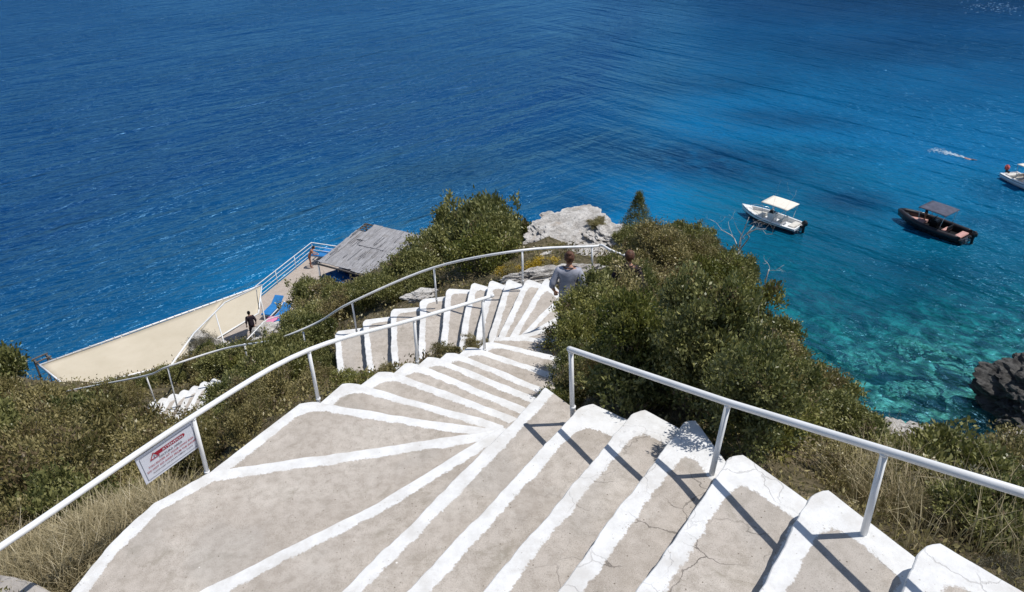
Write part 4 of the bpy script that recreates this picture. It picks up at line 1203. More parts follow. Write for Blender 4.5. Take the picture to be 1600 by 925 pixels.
# ------------------------------------------------------------------ rocks
M['underwater'] = m_rock('algae_pale_stone', (.70, .72, .60), (.22, .26, .2), (.4, .42, .3), 1.4)
def rock(name, label, p, size, mat, seed, cat='rock', rough=.35, rz=0.0, sub=5, ridge=.25, group=None, tilt=(0, 0)):
    bm = bmesh.new(); bmesh.ops.create_icosphere(bm, subdivisions=sub, radius=1.0)
    for v in bm.verts:
        q = v.co + Vector((seed * 3.7, seed * 1.3, 0))
        n = rough * noise.fractal(q * 1.1, 1, 2, 5)
        r = ridge * abs(noise.fractal(Vector((q.x * 1.5, q.y * 1.8, q.z * 3.5)), 1, 2.1, 5))
        c = noise.cell(q * 2.3) * .10
        v.co *= 1 + n - r + c
        v.co = Vector((v.co.x * size[0], v.co.y * size[1], v.co.z * size[2]))
    o = link_bm(name, bm, mat)
    o.location = p; o.rotation_euler = (tilt[0], tilt[1], rz)
    return tag(o, label, cat, group)
def gat(px, py, z, dz=0.0):
    p = at(px, py, z); return Vector((p.x, p.y, ground(p.x, p.y) + dz))
rock('rock_outcrop', 'pale ridged limestone outcrop at the crest beyond the long railing', at(893, 372, -11.15), (1.65, 1.7, .27), M['rock'], 1, rough=.22, ridge=.40, rz=.1, tilt=(R(10), R(-6)), sub=6)
rock('rock_outcrop', 'smaller pale limestone shoulder right of the ridged outcrop', at(950, 372, -11.0), (.8, 1.0, .4), M['rock'], 4, rough=.3, ridge=.45, rz=.2)
rock('rock_ledge', 'long low pale ledge behind the yellow flowering shrubs', at(900, 404, -9.7), (1.3, .40, .34), M['rock'], 2, rz=.35, ridge=.4)
rock('rock_ledge', 'low pale stone ledge bordering the winding steps beside the person', at(862, 432, -8.75), (1.3, .34, .30), M['rock'], 3, rz=.28, ridge=.4)
rock('boulder', 'small pale stone beside the outer end of the far steps', at(655, 462, -9.3), (.42, .2, .14), M['rock'], 5, rz=.5, sub=4)
rock('sea_rock', 'big dark rock rising from the sea at the right edge', at(1634, 650, SEA) + Vector((.9, .0, .2)), (3.6, 4.4, 3.0), M['searock'], 6, rough=.3, ridge=.5, rz=.3, sub=6)
rock('sea_rock', 'lower dark rock shelf in front of the big sea rock', at(1600, 668, SEA) + Vector((1.6, -.6, 0)), (3.0, 2.4, 2.2), M['searock'], 8, rough=.3, ridge=.5, sub=6)
rock('rock_outcrop', 'whitish rock edge above the turquoise shallows at the lower right', gat(1448, 690, -12.4, .05), (1.15, .7, .62), M['rock'], 9, ridge=.4, rz=-.2)
rock('rock_outcrop', 'pale brown rock edge left of the whitish rock above the shallows', gat(1398, 694, -11.8, .0), (.6, .5, .42), M['rock'], 10, ridge=.4)
rock('boulder', 'light grey stone lying in the scrub at the right edge of the photo', gat(1590, 728, -10.5, .1), (.5, .35, .3), M['rock'], 12, sub=4)
for i, (px, py, z, s, lb) in enumerate(((418, 545, -18.6, (1.0, .6, .55), 'whitewashed boulder below the short slanting handrail'), (432, 522, -20.0, (1.1, .8, .7), 'rounded whitewashed boulder beside the pink towel'), (385, 555, -17.8, (.8, .5, .4), 'whitewashed stone under the long railing left of the boulders'), (345, 548, -18.0, (.6, .5, .5), 'pale stone in front of the canopy edge beside the bent railing'), (318, 540, -19.0, (.7, .6, .6), 'pale whitish stone lowest along the canopy edge'))):
    rock('boulder', lb, at(px, py, z), s, M['whiterock'], 20 + i, sub=4, ridge=.2)
rock('boulder', 'pale stone lying in the dry grass at the lower left corner', at(18, 885, -5.55), (.16, .11, .08), M['rock'], 31, sub=4)
for i, (px, py, dz, s, rz_, lb) in enumerate(((1342, 566, -1.5, (1.5, 1.1, .75), .2, 'largest pale boulder under the turquoise shallow water'), (1498, 585, -1.4, (1.5, .8, .7), -.4, 'long pale boulder under water left of the dark sea rock'), (1420, 545, -1.9, (1.1, .9, .6), .7, 'rounded underwater boulder between the bush edge and the sea rock'), (1462, 552, -2.0, (1.2, .6, .6), -.2, 'flat underwater boulder farther out than the long one'), (1440, 610, -1.5, (1.1, .7, .55), -.5, 'greenish underwater boulder near the whitish rock edge'), (1395, 610, -1.5, (.8, .6, .5), .3, 'small underwater boulder close to the bushy slope'), (1500, 635, -1.3, (.9, .6, .5), .1, 'small underwater boulder in the gap beside the sea rock'))):
    rock('boulder', lb, at(px, py, SEA + dz * .55), s, M['underwater'], 60 + i, sub=4, ridge=.2, rz=rz_)
# end of a concrete parapet at the lower left corner
bm = bmesh.new()
q = [at(-160, 880, -5.0), at(-20, 893, -5.0), at(20, 899, -5.0), at(52, 908, -5.0), at(92, 930, -5.0), at(105, 1010, -5.0), at(-160, 1010, -5.0)]
A = [bm.verts.new(p) for p in q]; f = bm.faces.new(A)
ex_ = bmesh.ops.extrude_face_region(bm, geom=[f]); bmesh.ops.translate(bm, vec=(0, 0, -.8), verts=[v for v in ex_['geom'] if isinstance(v, bmesh.types.BMVert)])
bmesh.ops.bevel(bm, geom=[e for e in bm.edges if all(v.co.z > -5.05 for v in e.verts)], offset=.02, segments=2, affect='EDGES')
tag(link_bm('concrete_slab', bm, M['concrete']), 'rough grey concrete slab end at the lower left corner beside the dry grass', 'slab')

# ------------------------------------------------------------------ deck, canopy, pergola
dk = [at(372, 486, DECK), at(421, 453, DECK), at(489, 398, DECK)]
e1 = (dk[2] - dk[1]).normalized(); e2 = Vector((e1.y, -e1.x, 0))
dk = [dk[2] - e1 * 16.5, dk[2], dk[2] + e2 * 11.0, dk[2] + e2 * 11.0 - e1 * 9, dk[2] + e2 * 5.5 - e1 * 16.5]
bm = bmesh.new(); f = bm.faces.new([bm.verts.new(p) for p in dk])
x_ = bmesh.ops.extrude_face_region(bm, geom=[f]); bmesh.ops.translate(bm, vec=(0, 0, -4.5), verts=[v for v in x_['geom'] if isinstance(v, bmesh.types.BMVert)])
tag(link_bm('deck_terrace', bm, M['deck']), kind='structure')

def bar_rail():
    root = empty('deck_railing', dk[1], 0, 'white tube railing with four bars along the sea side of the paved deck', 'railing')
    o0 = Vector(dk[1]); ins = e2 * .08
    P0, P1, P2 = dk[1] - e1 * 13.5 + ins, dk[1] + ins - e1 * .06, dk[1] + e2 * 5.0 - e1 * .06
    for h, r_ in ((1.02, .034), (.74, .022), (.46, .022), (.20, .022)):
        bm = bmesh.new(); add_tube(bm, [p + Vector((0, 0, h)) - o0 for p in (P0, P1, P2)], r_, 8); link_bm('rail_tube', bm, M['pipe'], root)
    for base in [P1 - e1 * 2.25 * k for k in range(7)] + [P1 + e2 * 2.2 * k for k in (1, 2)]:
        bm = bmesh.new(); add_tube(bm, [base - o0, base + Vector((0, 0, 1.02)) - o0], .026, 8); link_bm('post', bm, M['pipe'], root)
bar_rail()

def quad_slab(bm, P, th, nu=1, nv=1, sag=0.0, rag=0.0, rg=None):
    """bilinear slab of thickness th through four corners"""
    g0 = [[None] * (nv + 1) for _ in range(nu + 1)]; g1 = [[None] * (nv + 1) for _ in range(nu + 1)]
    for i in range(nu + 1):
        for j in range(nv + 1):
            u, v = i / nu, j / nv
            p = P[0].lerp(P[1], u).lerp(P[3].lerp(P[2], u), v)
            p = p + Vector((0, 0, -sag * 4 * u * (1 - u) - sag * 4 * v * (1 - v) * .5))
            if rag and rg is not None and (j in (0, nv) or i in (0, nu)): p = p + Vector((rg.normal(0, rag), rg.normal(0, rag), rg.normal(0, rag * .3)))
            g0[i][j] = bm.verts.new(p); g1[i][j] = bm.verts.new(p - Vector((0, 0, th)))
    for i in range(nu):
        for j in range(nv):
            bm.faces.new((g0[i][j], g0[i + 1][j], g0[i + 1][j + 1], g0[i][j + 1])); bm.faces.new((g1[i][j], g1[i][j + 1], g1[i + 1][j + 1], g1[i + 1][j]))
    for i in range(nu):
        bm.faces.new((g0[i][0], g1[i][0], g1[i + 1][0], g0[i + 1][0])); bm.faces.new((g0[i][nv], g0[i + 1][nv], g1[i + 1][nv], g1[i][nv]))
    for j in range(nv):
        bm.faces.new((g0[0][j], g0[0][j + 1], g1[0][j + 1], g1[0][j])); bm.faces.new((g0[nu][j], g1[nu][j], g1[nu][j + 1], g0[nu][j + 1]))

def awning():
    z = -22.0
    A, B, C, D = at(62, 571, z), at(409, 446, z), at(404, 490, z), at(110, 609, z)
    K, C2, C3 = at(350, 468, z), at(337, 523, z), at(272, 570, z)
    root = empty('canopy', (A + B + C + D) / 4 + Vector((0, 0, -3)), 0, 'long beige canvas canopy with white edge below the slope', 'canopy')
    o0 = Vector(root.location)
    P = [p - o0 for p in (A, B, C, D)]
    K, C2, C3 = K - o0, C2 - o0, C3 - o0
    bm = bmesh.new(); quad_slab(bm, [P[0], K, C3, P[3]], .03, 24, 10, .06); link_bm('canvas', bm, M['canvas'], root, True)
    bm = bmesh.new(); quad_slab(bm, [K + Vector((0, 0, .006)), P[1], P[2], C3 + Vector((0, 0, .006))], .03, 14, 10, .04); link_bm('canvas', bm, M['canvas'], root, True)
    for a, b, r_ in ((P[0], P[1], .05), (P[3], C3, .05), (C3, P[2], .045), (P[0], P[3], .045), (P[1], P[2], .045)):
        bm = bmesh.new(); add_tube(bm, [a + Vector((0, 0, .02)), b + Vector((0, 0, .02))], r_, 8); link_bm('frame_tube', bm, M['pipe'], root)
    for k in range(1, 30):
        q = P[0].lerp(P[1], k / 30) + Vector((0, 0, .05)); bm = bmesh.new(); add_sphere(bm, q, (.055, .055, .05), 1); link_bm('eyelet', bm, M['steel'], root)
    for a, b in ((P[0], P[1]), (P[3], C3)):
        for t in (.02, .33, .66, .98):
            q = a.lerp(b, t); bm = bmesh.new(); add_tube(bm, [q, Vector((q.x, q.y, -4.2))], .045, 8); link_bm('post', bm, M['pipe'], root)
awning()
def timber_frame():
    p = at(74, 568, -22.6)
    root = empty('timber_frame', p, R(-40), 'weathered timber frame sticking out at the left end of the canopy', 'frame')
    for y in (-.5, .5):
        bm = bmesh.new(); add_box(bm, (-.3, y, 0), (2.6, .14, .16), bev=.01); link_bm('beam', bm, M['timber'], root)
    for x in (-1.4, -.7, 0):
        bm = bmesh.new(); add_box(bm, (x, 0, .12), (.16, 1.3, .07), bev=.008); link_bm('plank', bm, M['timber'], root)
    root.scale = (.62, .62, .62)
    for x, y in ((-1.4, -.5), (-1.4, .5)):
        bm = bmesh.new(); add_box(bm, (x, y, -1.6), (.14, .14, 3.1), bev=.01); link_bm('post', bm, M['timber'], root)
timber_frame()

def pergola():
    z = -22.4
    NL, FL, FR, NR = at(495, 410, z), at(571, 348, z), at(666, 370, z), at(598, 437, z)
    ang = math.atan2((FL - NL).y, (FL - NL).x) - math.pi / 2
    root = empty('pergola', (NL.x, NL.y, DECK), ang, 'pergola roofed with grey reed mats at the end of the deck', 'pergola')
    iv = Matrix.Rotation(-ang, 4, 'Z')
    def loc(p): return iv @ (Vector(p) - Vector((NL.x, NL.y, DECK)))
    nl, fl, fr, nr = loc(NL), loc(FL), loc(FR), loc(NR)
    rg = np.random.default_rng(4)
    def pt(u, v, dz=0): return nl.lerp(nr, u).lerp(fl.lerp(fr, u), v) + Vector((0, 0, dz))
    for k, (a, b) in enumerate((((0, 0), (0, 1)), ((0, 1), (1, 1)), ((1, 0), (1, 1)), ((0, 0), (1, 0)), ((0, .5), (1, .5)))):
        bm = bmesh.new(); add_tube(bm, [pt(*a, -.09), pt(*b, -.09)], .065, 8); link_bm('beam', bm, M['timber'], root)
    for v in (.82, .87, .92, .97):
        bm = bmesh.new(); add_tube(bm, [pt(0, v, -.02), pt(.5, v, -.02)], .03, 6); link_bm('slat', bm, M['timber'], root)
    for u in (.04, .1, .16):
        bm = bmesh.new(); add_tube(bm, [pt(u, .45, .0), pt(u, 1, .0)], .022, 6); link_bm('slat', bm, M['timber'], root)
    mats = [(.0, .02, .56, .60, .0), (.52, .0, 1.0, .56, .02), (.0, .50, .30, .80, -.015), (.26, .50, .66, .985, .05), (.62, .50, 1.0, .99, .03), (.17, .60, .31, .985, .075)]
    for (u0, v0, u1, v1, dz) in mats:
        bm = bmesh.new()
        quad_slab(bm, [pt(u0, v0, dz + .03), pt(u1, v0, dz + .035), pt(u1, v1, dz + .04), pt(u0, v1, dz + .03)], .03, max(6, int((u1 - u0) * 30)), 14, .02, .022, rg)
        link_bm('reed_mat', bm, M['reed'], root)
    # loose bundles of reeds lying on top
    for _ in range(46):
        u, v = rg.uniform(.02, .97), rg.uniform(.03, .7); l = rg.uniform(.08, .26)
        bm = bmesh.new(); d = .11 if v > .48 and u > .2 else .06
        add_tube(bm, [pt(u, v, d), pt(u + rg.normal(0, .004), v + l, d)], [rg.uniform(.010, .022)] * 2, 5)
        link_bm('reed_bundle', bm, M['reed'], root)
    for u, v in ((.01, .01), (.5, .01), (.99, .02), (.01, .5), (.01, .99), (.99, .99)):
        q = pt(u, v); bm = bmesh.new(); add_tube(bm, [Vector((q.x, q.y, 0)), q - Vector((0, 0, .05))], .055, 8); link_bm('post', bm, M['pipe'] if (u, v) == (.01, .01) else M['timber'], root)
    # shade cloth hanging on the landward side
    bm = bmesh.new(); a, b = pt(.30, .10, -.25), pt(.98, .06, -.25)
    P = [a, b, Vector((b.x, b.y + .15, .5)), Vector((a.x, a.y + .2, .6))]
    quad_slab(bm, P, .012, 10, 6, 0, .03, rg); link_bm('shade_cloth', bm, M['navy'], root)
pergola()

def lounger(p, rz, label, group=None):
    root = empty('sunbed', p, rz, label, 'sunbed', group)
    bm = bmesh.new()
    for y in (-.32, .32): add_box(bm, (0, y, .3), (1.95, .05, .06), bev=.008)
    for x in (-.9, -.3, .3, .9): add_box(bm, (x, 0, .3), (.05, .62, .04), bev=.006)
    link_bm('frame', bm, M['white'], root)
    for x in (-.8, .8):
        for y in (-.3, .3):
            bm = bmesh.new(); add_box(bm, (x, y, .14), (.05, .05, .28), bev=.006); link_bm('leg', bm, M['white'], root)
    bm = bmesh.new(); add_box(bm, (-.3, 0, .37), (1.3, .62, .08), bev=.025); link_bm('cushion', bm, M['blue'], root)
    bm = bmesh.new(); add_box(bm, (.62, 0, .52), (.78, .62, .08), Matrix.Rotation(R(-28), 4, 'Y'), .025); link_bm('backrest', bm, M['blue'], root)
    return root
da = math.atan2(e1.y, e1.x)
lounger(at(506, 404, DECK), da + R(180), 'blue sunbed behind the bending person at the deck corner')
l1 = at(430, 494, DECK)
lounger(at(428, 488, DECK), da + .1, 'blue sunbed farther out in the pair beside the canopy end')
lounger(at(440, 500, DECK), da + .05, 'blue sunbed with pink towel nearest the pale boulders')
# a folded towel on the nearest sunbed
bm = bmesh.new(); rg_ = np.random.default_rng(3); q = at(424, 500, DECK + .45)
quad_slab(bm, [q + e1 * -.4 - e2 * .3, q + e1 * .4 - e2 * .3, q + e1 * .45 + e2 * .3, q + e1 * -.4 + e2 * .32], .03, 8, 6, -.03, .03, rg_)
tag(link_bm('towel', bm, M['pinktowel'], None, True), 'crumpled pink towel on the near blue sunbed', 'towel')

def parasol(p, label, r_=1.35, h=2.0, tilt=.0):
    root = empty('parasol', p, .3, label, 'parasol'); root.rotation_euler = (tilt, .0, .3)
    bm = bmesh.new(); add_tube(bm, [(0, 0, 0), (0, 0, h + .1)], .025, 8); link_bm('pole', bm, M['white'], root)
    bm = bmesh.new(); top = bm.verts.new((0, 0, h + .02)); ring = []; mid = []
    for k in range(16):
        a = 2 * math.pi * k / 16; s = 1.0 if k % 2 == 0 else .95
        mid.append(bm.verts.new((.5 * r_ * s * math.cos(a), .5 * r_ * s * math.sin(a), h - .16)))
        ring.append(bm.verts.new((r_ * s * math.cos(a), r_ * s * math.sin(a), h - .5)))
    for k in range(16):
        bm.faces.new((top, mid[k], mid[(k + 1) % 16])); bm.faces.new((mid[k], ring[k], ring[(k + 1) % 16], mid[(k + 1) % 16]))
    ex = bmesh.ops.solidify(bm, geom=bm.faces[:], thickness=.012)
    link_bm('canopy', bm, M['blue'], root)
    for k in range(8):
        a = 2 * math.pi * k / 8; bm = bmesh.new(); add_tube(bm, [(0, 0, h - .03), (r_ * .98 * math.cos(a), r_ * .98 * math.sin(a), h - .53)], .008, 5); link_bm('rib', bm, M['steel'], root)
    bm = bmesh.new(); add_tube(bm, [(0, 0, 0), (0, 0, .12)], .25, 14); link_bm('base', bm, M['concrete'], root)
pp = at(532, 446, DECK + 1.0)
parasol(Vector((pp.x, pp.y, DECK)), 'bright blue parasol half under the front edge of the reed roof')

# ------------------------------------------------------------------ people
def skin_mesh(nodes, edges, rad, sub=1):
    """continuous tapered surface grown round a skeleton (root = node 0)"""
    me = bpy.data.meshes.new('body'); me.from_pydata([tuple(n) for n in nodes], edges, [])
    o = bpy.data.objects.new('body', me); COL.objects.link(o)
    md = o.modifiers.new('s', 'SKIN'); md.use_smooth_shade = True
    sv = me.skin_vertices[0].data
    for i, r_ in enumerate(rad):
        sv[i].radius = r_ if isinstance(r_, tuple) else (r_, r_); sv[i].use_root = (i == 0)
    if sub: o.modifiers.new('u', 'SUBSURF').levels = sub
    bpy.context.view_layer.update()
    m2 = bpy.data.meshes.new_from_object(o.evaluated_get(bpy.context.evaluated_depsgraph_get()))
    bpy.data.objects.remove(o); return m2
def fuse(meshes, voxel, smooth=4):
    bm = bmesh.new()
    for m in meshes: bm.from_mesh(m)
    me = bpy.data.meshes.new('fused'); bm.to_mesh(me); bm.free()
    o = bpy.data.objects.new('fused', me); COL.objects.link(o)
    r_ = o.modifiers.new('r', 'REMESH'); r_.mode = 'VOXEL'; r_.voxel_size = voxel; r_.use_smooth_shade = True
    s = o.modifiers.new('m', 'SMOOTH'); s.iterations = smooth; s.factor = .4
    bpy.context.view_layer.update()
    m2 = bpy.data.meshes.new_from_object(o.evaluated_get(bpy.context.evaluated_depsgraph_get()))
    bpy.data.objects.remove(o)
    for p in m2.polygons: p.use_smooth = True
    return m2
def person(loc, rz, label, bend=0.0, head_tilt=0.0, arms=None, legs=None, skin='skin', hair='hair', bun=True, shirt=None, trousers=None, swim=None, height=1.68, voxel=.010, long_hair=False, group=None):
    root = empty('person', loc, rz, label, 'person', group); s = height / 1.70; root.scale = (s, s, s)
    B = Matrix.Translation((0, 0, .93)) @ Matrix.Rotation(-bend, 4, 'X') @ Matrix.Translation((0, 0, -.93))
    def u(p): return B @ Vector(p)
    arms = arms or {1: ((.25, -.03, 1.15), (.25, .08, .91)), -1: ((-.25, -.03, 1.15), (-.25, .08, .91))}
    legs = legs or {1: ((.10, .02, .50), (.10, -.02, .085)), -1: ((-.10, .02, .50), (-.10, -.02, .085))}
    N = [(0, 0, .95), u((0, 0, 1.08)), u((0, .01, 1.24)), u((0, 0, 1.38)), u((0, -.005, 1.46)), u((0, .01, 1.53))]
    Rd = [(.155, .115), (.135, .10), (.15, .105), (.145, .09), (.062, .058), (.054, .052)]
    E = [(0, 1), (1, 2), (2, 3), (3, 4), (4, 5)]
    hands = []
    for sd_ in (1, -1):
        el, wr = arms[sd_]; sh = u((.165 * sd_, -.005, 1.395)); el = Vector(el); wr = Vector(wr)
        i = len(N); N += [sh, sh.lerp(el, .5), el, el.lerp(wr, .45), wr]; Rd += [.058, .050, .040, .038, .026]
        E += [(3, i), (i, i + 1), (i + 1, i + 2), (i + 2, i + 3), (i + 3, i + 4)]
        hands.append((wr, (wr - el).normalized(), sd_))
        kn, an = legs[sd_]; hp = Vector((.088 * sd_, 0, .88)); kn = Vector(kn); an = Vector(an); f = Vector((an.x + .02 * sd_, an.y + .15, max(.03, an.z - .055)))
        i = len(N); N += [hp, hp.lerp(kn, .5), kn, kn.lerp(an, .4), an, f]; Rd += [.095, .080, .057, .055, .036, .030]
        E += [(0, i), (i, i + 1), (i + 1, i + 2), (i + 2, i + 3), (i + 3, i + 4), (i + 4, i + 5)]
    parts = [skin_mesh(N, E, Rd, 2)]
    # hands: palm, four unequal curled fingers and a thumb
    for wr, d, sd_ in hands:
        side = d.cross(Vector((0, 1, 0.2))).normalized() * sd_; nrm = side.cross(d).normalized()
        n2 = [wr, wr + d * .045, wr + d * .085]; r2 = [(.026, .020), (.036, .018), (.038, .016)]; e2_ = [(0, 1), (1, 2)]
        for k, (off, ln) in enumerate(((-.030, .062), (-.010, .074), (.010, .070), (.029, .054))):
            i = len(n2); a = wr + d * .085 + side * off
            n2 += [a, a + d * ln * .5 + nrm * .012, a + d * ln * .8 + nrm * .036]; r2 += [.0105, .0095, .008]
            e2_ += [(2, i), (i, i + 1), (i + 1, i + 2)]
        i = len(n2); a = wr + d * .03 - side * .032
        n2 += [a, a + d * .03 - side * .022 + nrm * .012, a + d * .056 - side * .026 + nrm * .022]; r2 += [.014, .011, .009]
        e2_ += [(1, i), (i, i + 1), (i + 1, i + 2)]
        parts.append(skin_mesh(n2, e2_, r2, 1))
    # head with brow, nose, lips, chin and ears
    HM = B @ Matrix.Translation((0, .03, 1.60)) @ Matrix.Rotation(head_tilt, 4, 'X')
    bm = bmesh.new()
    add_sphere(bm, (0, 0, .015), (.076, .095, .105), 3); add_sphere(bm, (0, .022, -.062), (.056, .066, .055), 3)
    add_sphere(bm, (0, .098, -.012), (.013, .018, .024), 2); add_sphere(bm, (0, .084, -.052), (.024, .012, .009), 2); add_sphere(bm, (0, .078, -.092), (.022, .018, .018), 2)
    for q in (-1, 1):
        add_sphere(bm, (q * .078, -.005, -.005), (.010, .020, .030), 2); add_sphere(bm, (q * .03, .085, .022), (.022, .010, .008), 2)
    bmesh.ops.transform(bm, matrix=HM, verts=bm.verts[:])
    hm = bpy.data.meshes.new('h'); bm.to_mesh(hm); bm.free(); parts.append(hm)
    fm = fuse(parts, voxel, 3)
    for tr in range(6):   # the remesh can lose a limb on an unlucky joint: nudge the joints and grow it again
        if len(fm.vertices) > 9000 * (.0105 / voxel) ** 2: break
        rj = np.random.default_rng(tr + 1)
        parts[0] = skin_mesh([tuple(np.array(n) + rj.normal(0, .006, 3)) for n in N], E, Rd, 2 if tr < 3 else 1); fm = fuse(parts, voxel, 3)
    body = mesh_obj('body', fm, M[skin], root)
    for q in (-1, 1):
        bm = bmesh.new(); add_sphere(bm, HM @ Vector((q * .03, .089, .006)), (.010, .008, .007), 2); link_bm('eye', bm, M['black'], body)
    # hair
    bm = bmesh.new()
    vs = add_sphere(bm, (0, -.018, .03), (.086, .099, .105), 4)
    for v in list(bm.verts):
        if v.co.y > .050 - max(0, .075 - v.co.z) * .5 and v.co.z < .085: v.co.y = min(v.co.y, .02); v.co.x *= .93
        v.co += v.co.normalized() * (.006 * noise.noise(v.co * 40) + .004 * noise.noise(v.co * 110))
    if bun: 
        add_sphere(bm, (.0, -.09, .085), (.045, .042, .04), 3)
    if long_hair: add_sphere(bm, (0, -.07, -.09), (.075, .05, .13), 3)
    for v in bm.verts: v.co += Vector((noise.noise(v.co * 60), noise.noise(v.co * 60 + Vector((5, 0, 0))), 0)) * .004
    bmesh.ops.transform(bm, matrix=HM, verts=bm.verts[:]); link_bm('hair', bm, M[hair], root, True)
    if shirt:
        N2 = [u((0, 0, .82)), u((0, 0, 1.04)), u((0, .01, 1.24)), u((0, 0, 1.385)), u((0, -.005, 1.44))]; R2 = [(.192, .158), (.170, .135), (.172, .125), (.165, .108), (.085, .075)]; E2 = [(0, 1), (1, 2), (2, 3), (3, 4)]
        for sd_ in (1, -1):
            el, wr = (Vector(a) for a in arms[sd_]); sh = u((.170 * sd_, -.005, 1.40)); i = len(N2)
            N2 += [sh, sh.lerp(el, .5), el, el.lerp(wr, .35)]; R2 += [.076, .070, .060, .056]; E2 += [(3, i), (i, i + 1), (i + 1, i + 2), (i + 2, i + 3)]
        m_ = skin_mesh(N2, E2, R2, 2)
        for v in m_.vertices: v.co += v.normal * (.010 * noise.noise(v.co * 9) + .005 * noise.noise(Vector((v.co.x * 22, v.co.y * 22, v.co.z * 8))))
        mesh_obj('shirt', m_, M[shirt], root)
        bm = bmesh.new(); ring = [u((.088 * math.cos(a), .078 * math.sin(a) - .005, 1.455 - .02 * math.sin(a))) for a in np.linspace(0, 2 * math.pi, 17)]
        add_tube(bm, ring, .009, 6, False); link_bm('collar', bm, M['trousers'], root)
    if trousers or swim:
        N2 = [(0, 0, .97), (0, 0, .90)]; R2 = [(.165, .128), (.17, .135)]; E2 = [(0, 1)]
        for sd_ in (1, -1):
            kn, an = (Vector(a) for a in legs[sd_]); hp = Vector((.092 * sd_, 0, .86)); i = len(N2)
            if trousers: N2 += [hp, hp.lerp(kn, .5), kn, kn.lerp(an, .8)]; R2 += [.108, .094, .072, .060]; E2 += [(1, i), (i, i + 1), (i + 1, i + 2), (i + 2, i + 3)]
            else: N2 += [hp, hp.lerp(kn, .3)]; R2 += [.108, .100]; E2 += [(1, i), (i, i + 1)]
        mesh_obj('trousers' if trousers else 'swim_shorts', skin_mesh(N2, E2, R2, 2), M[trousers or swim], root)
    return root
p = at(889, 405, -7.4 + 1.62)
stroll = {1: ((.10, .16, .52), (.10, .20, .09)), -1: ((-.10, .05, .50), (-.10, -.14, .10))}
person((p.x, p.y, -7.4), R(-8), 'person in a grey top seen from behind, walking down the winding steps', .12, -.30, {1: ((.27, -.05, 1.16), (.23, .12, .96)), -1: ((-.28, -.04, 1.15), (-.24, .12, .95))}, stroll, 'skin', 'hair', True, 'shirt', 'trousers', None, 1.68, .008)
p = hit(983, 399, 1.60)
person((p.x, p.y, p.z - .02), R(-20), 'person almost hidden in shrubs past the far railing end, only hair showing', .05, -.1, None, None, 'skin', 'hair', False, 'shirt_dark', 'trousers', None, 1.66, .010)
p = at(486, 418, DECK)
person((p.x, p.y, DECK), R(-75), 'bare chested sunburnt person in dark red shorts leaning forward on the deck', .55, .1, {1: ((.25, .30, 1.10), (.20, .52, 1.02)), -1: ((-.25, .28, 1.08), (-.2, .50, .98))}, None, 'skin_tan', 'hair_dark', False, None, None, 'swimwear', 1.72, .011)
p = at(398, 530, -22.0)
person((p.x, p.y, -22.0), R(30), 'person in dark plum clothes standing on the path under the bent railing', .18, -.2, None, None, 'skin', 'hair_dark', True, 'shirt_dark', 'shirt_dark', None, 1.64, .011)

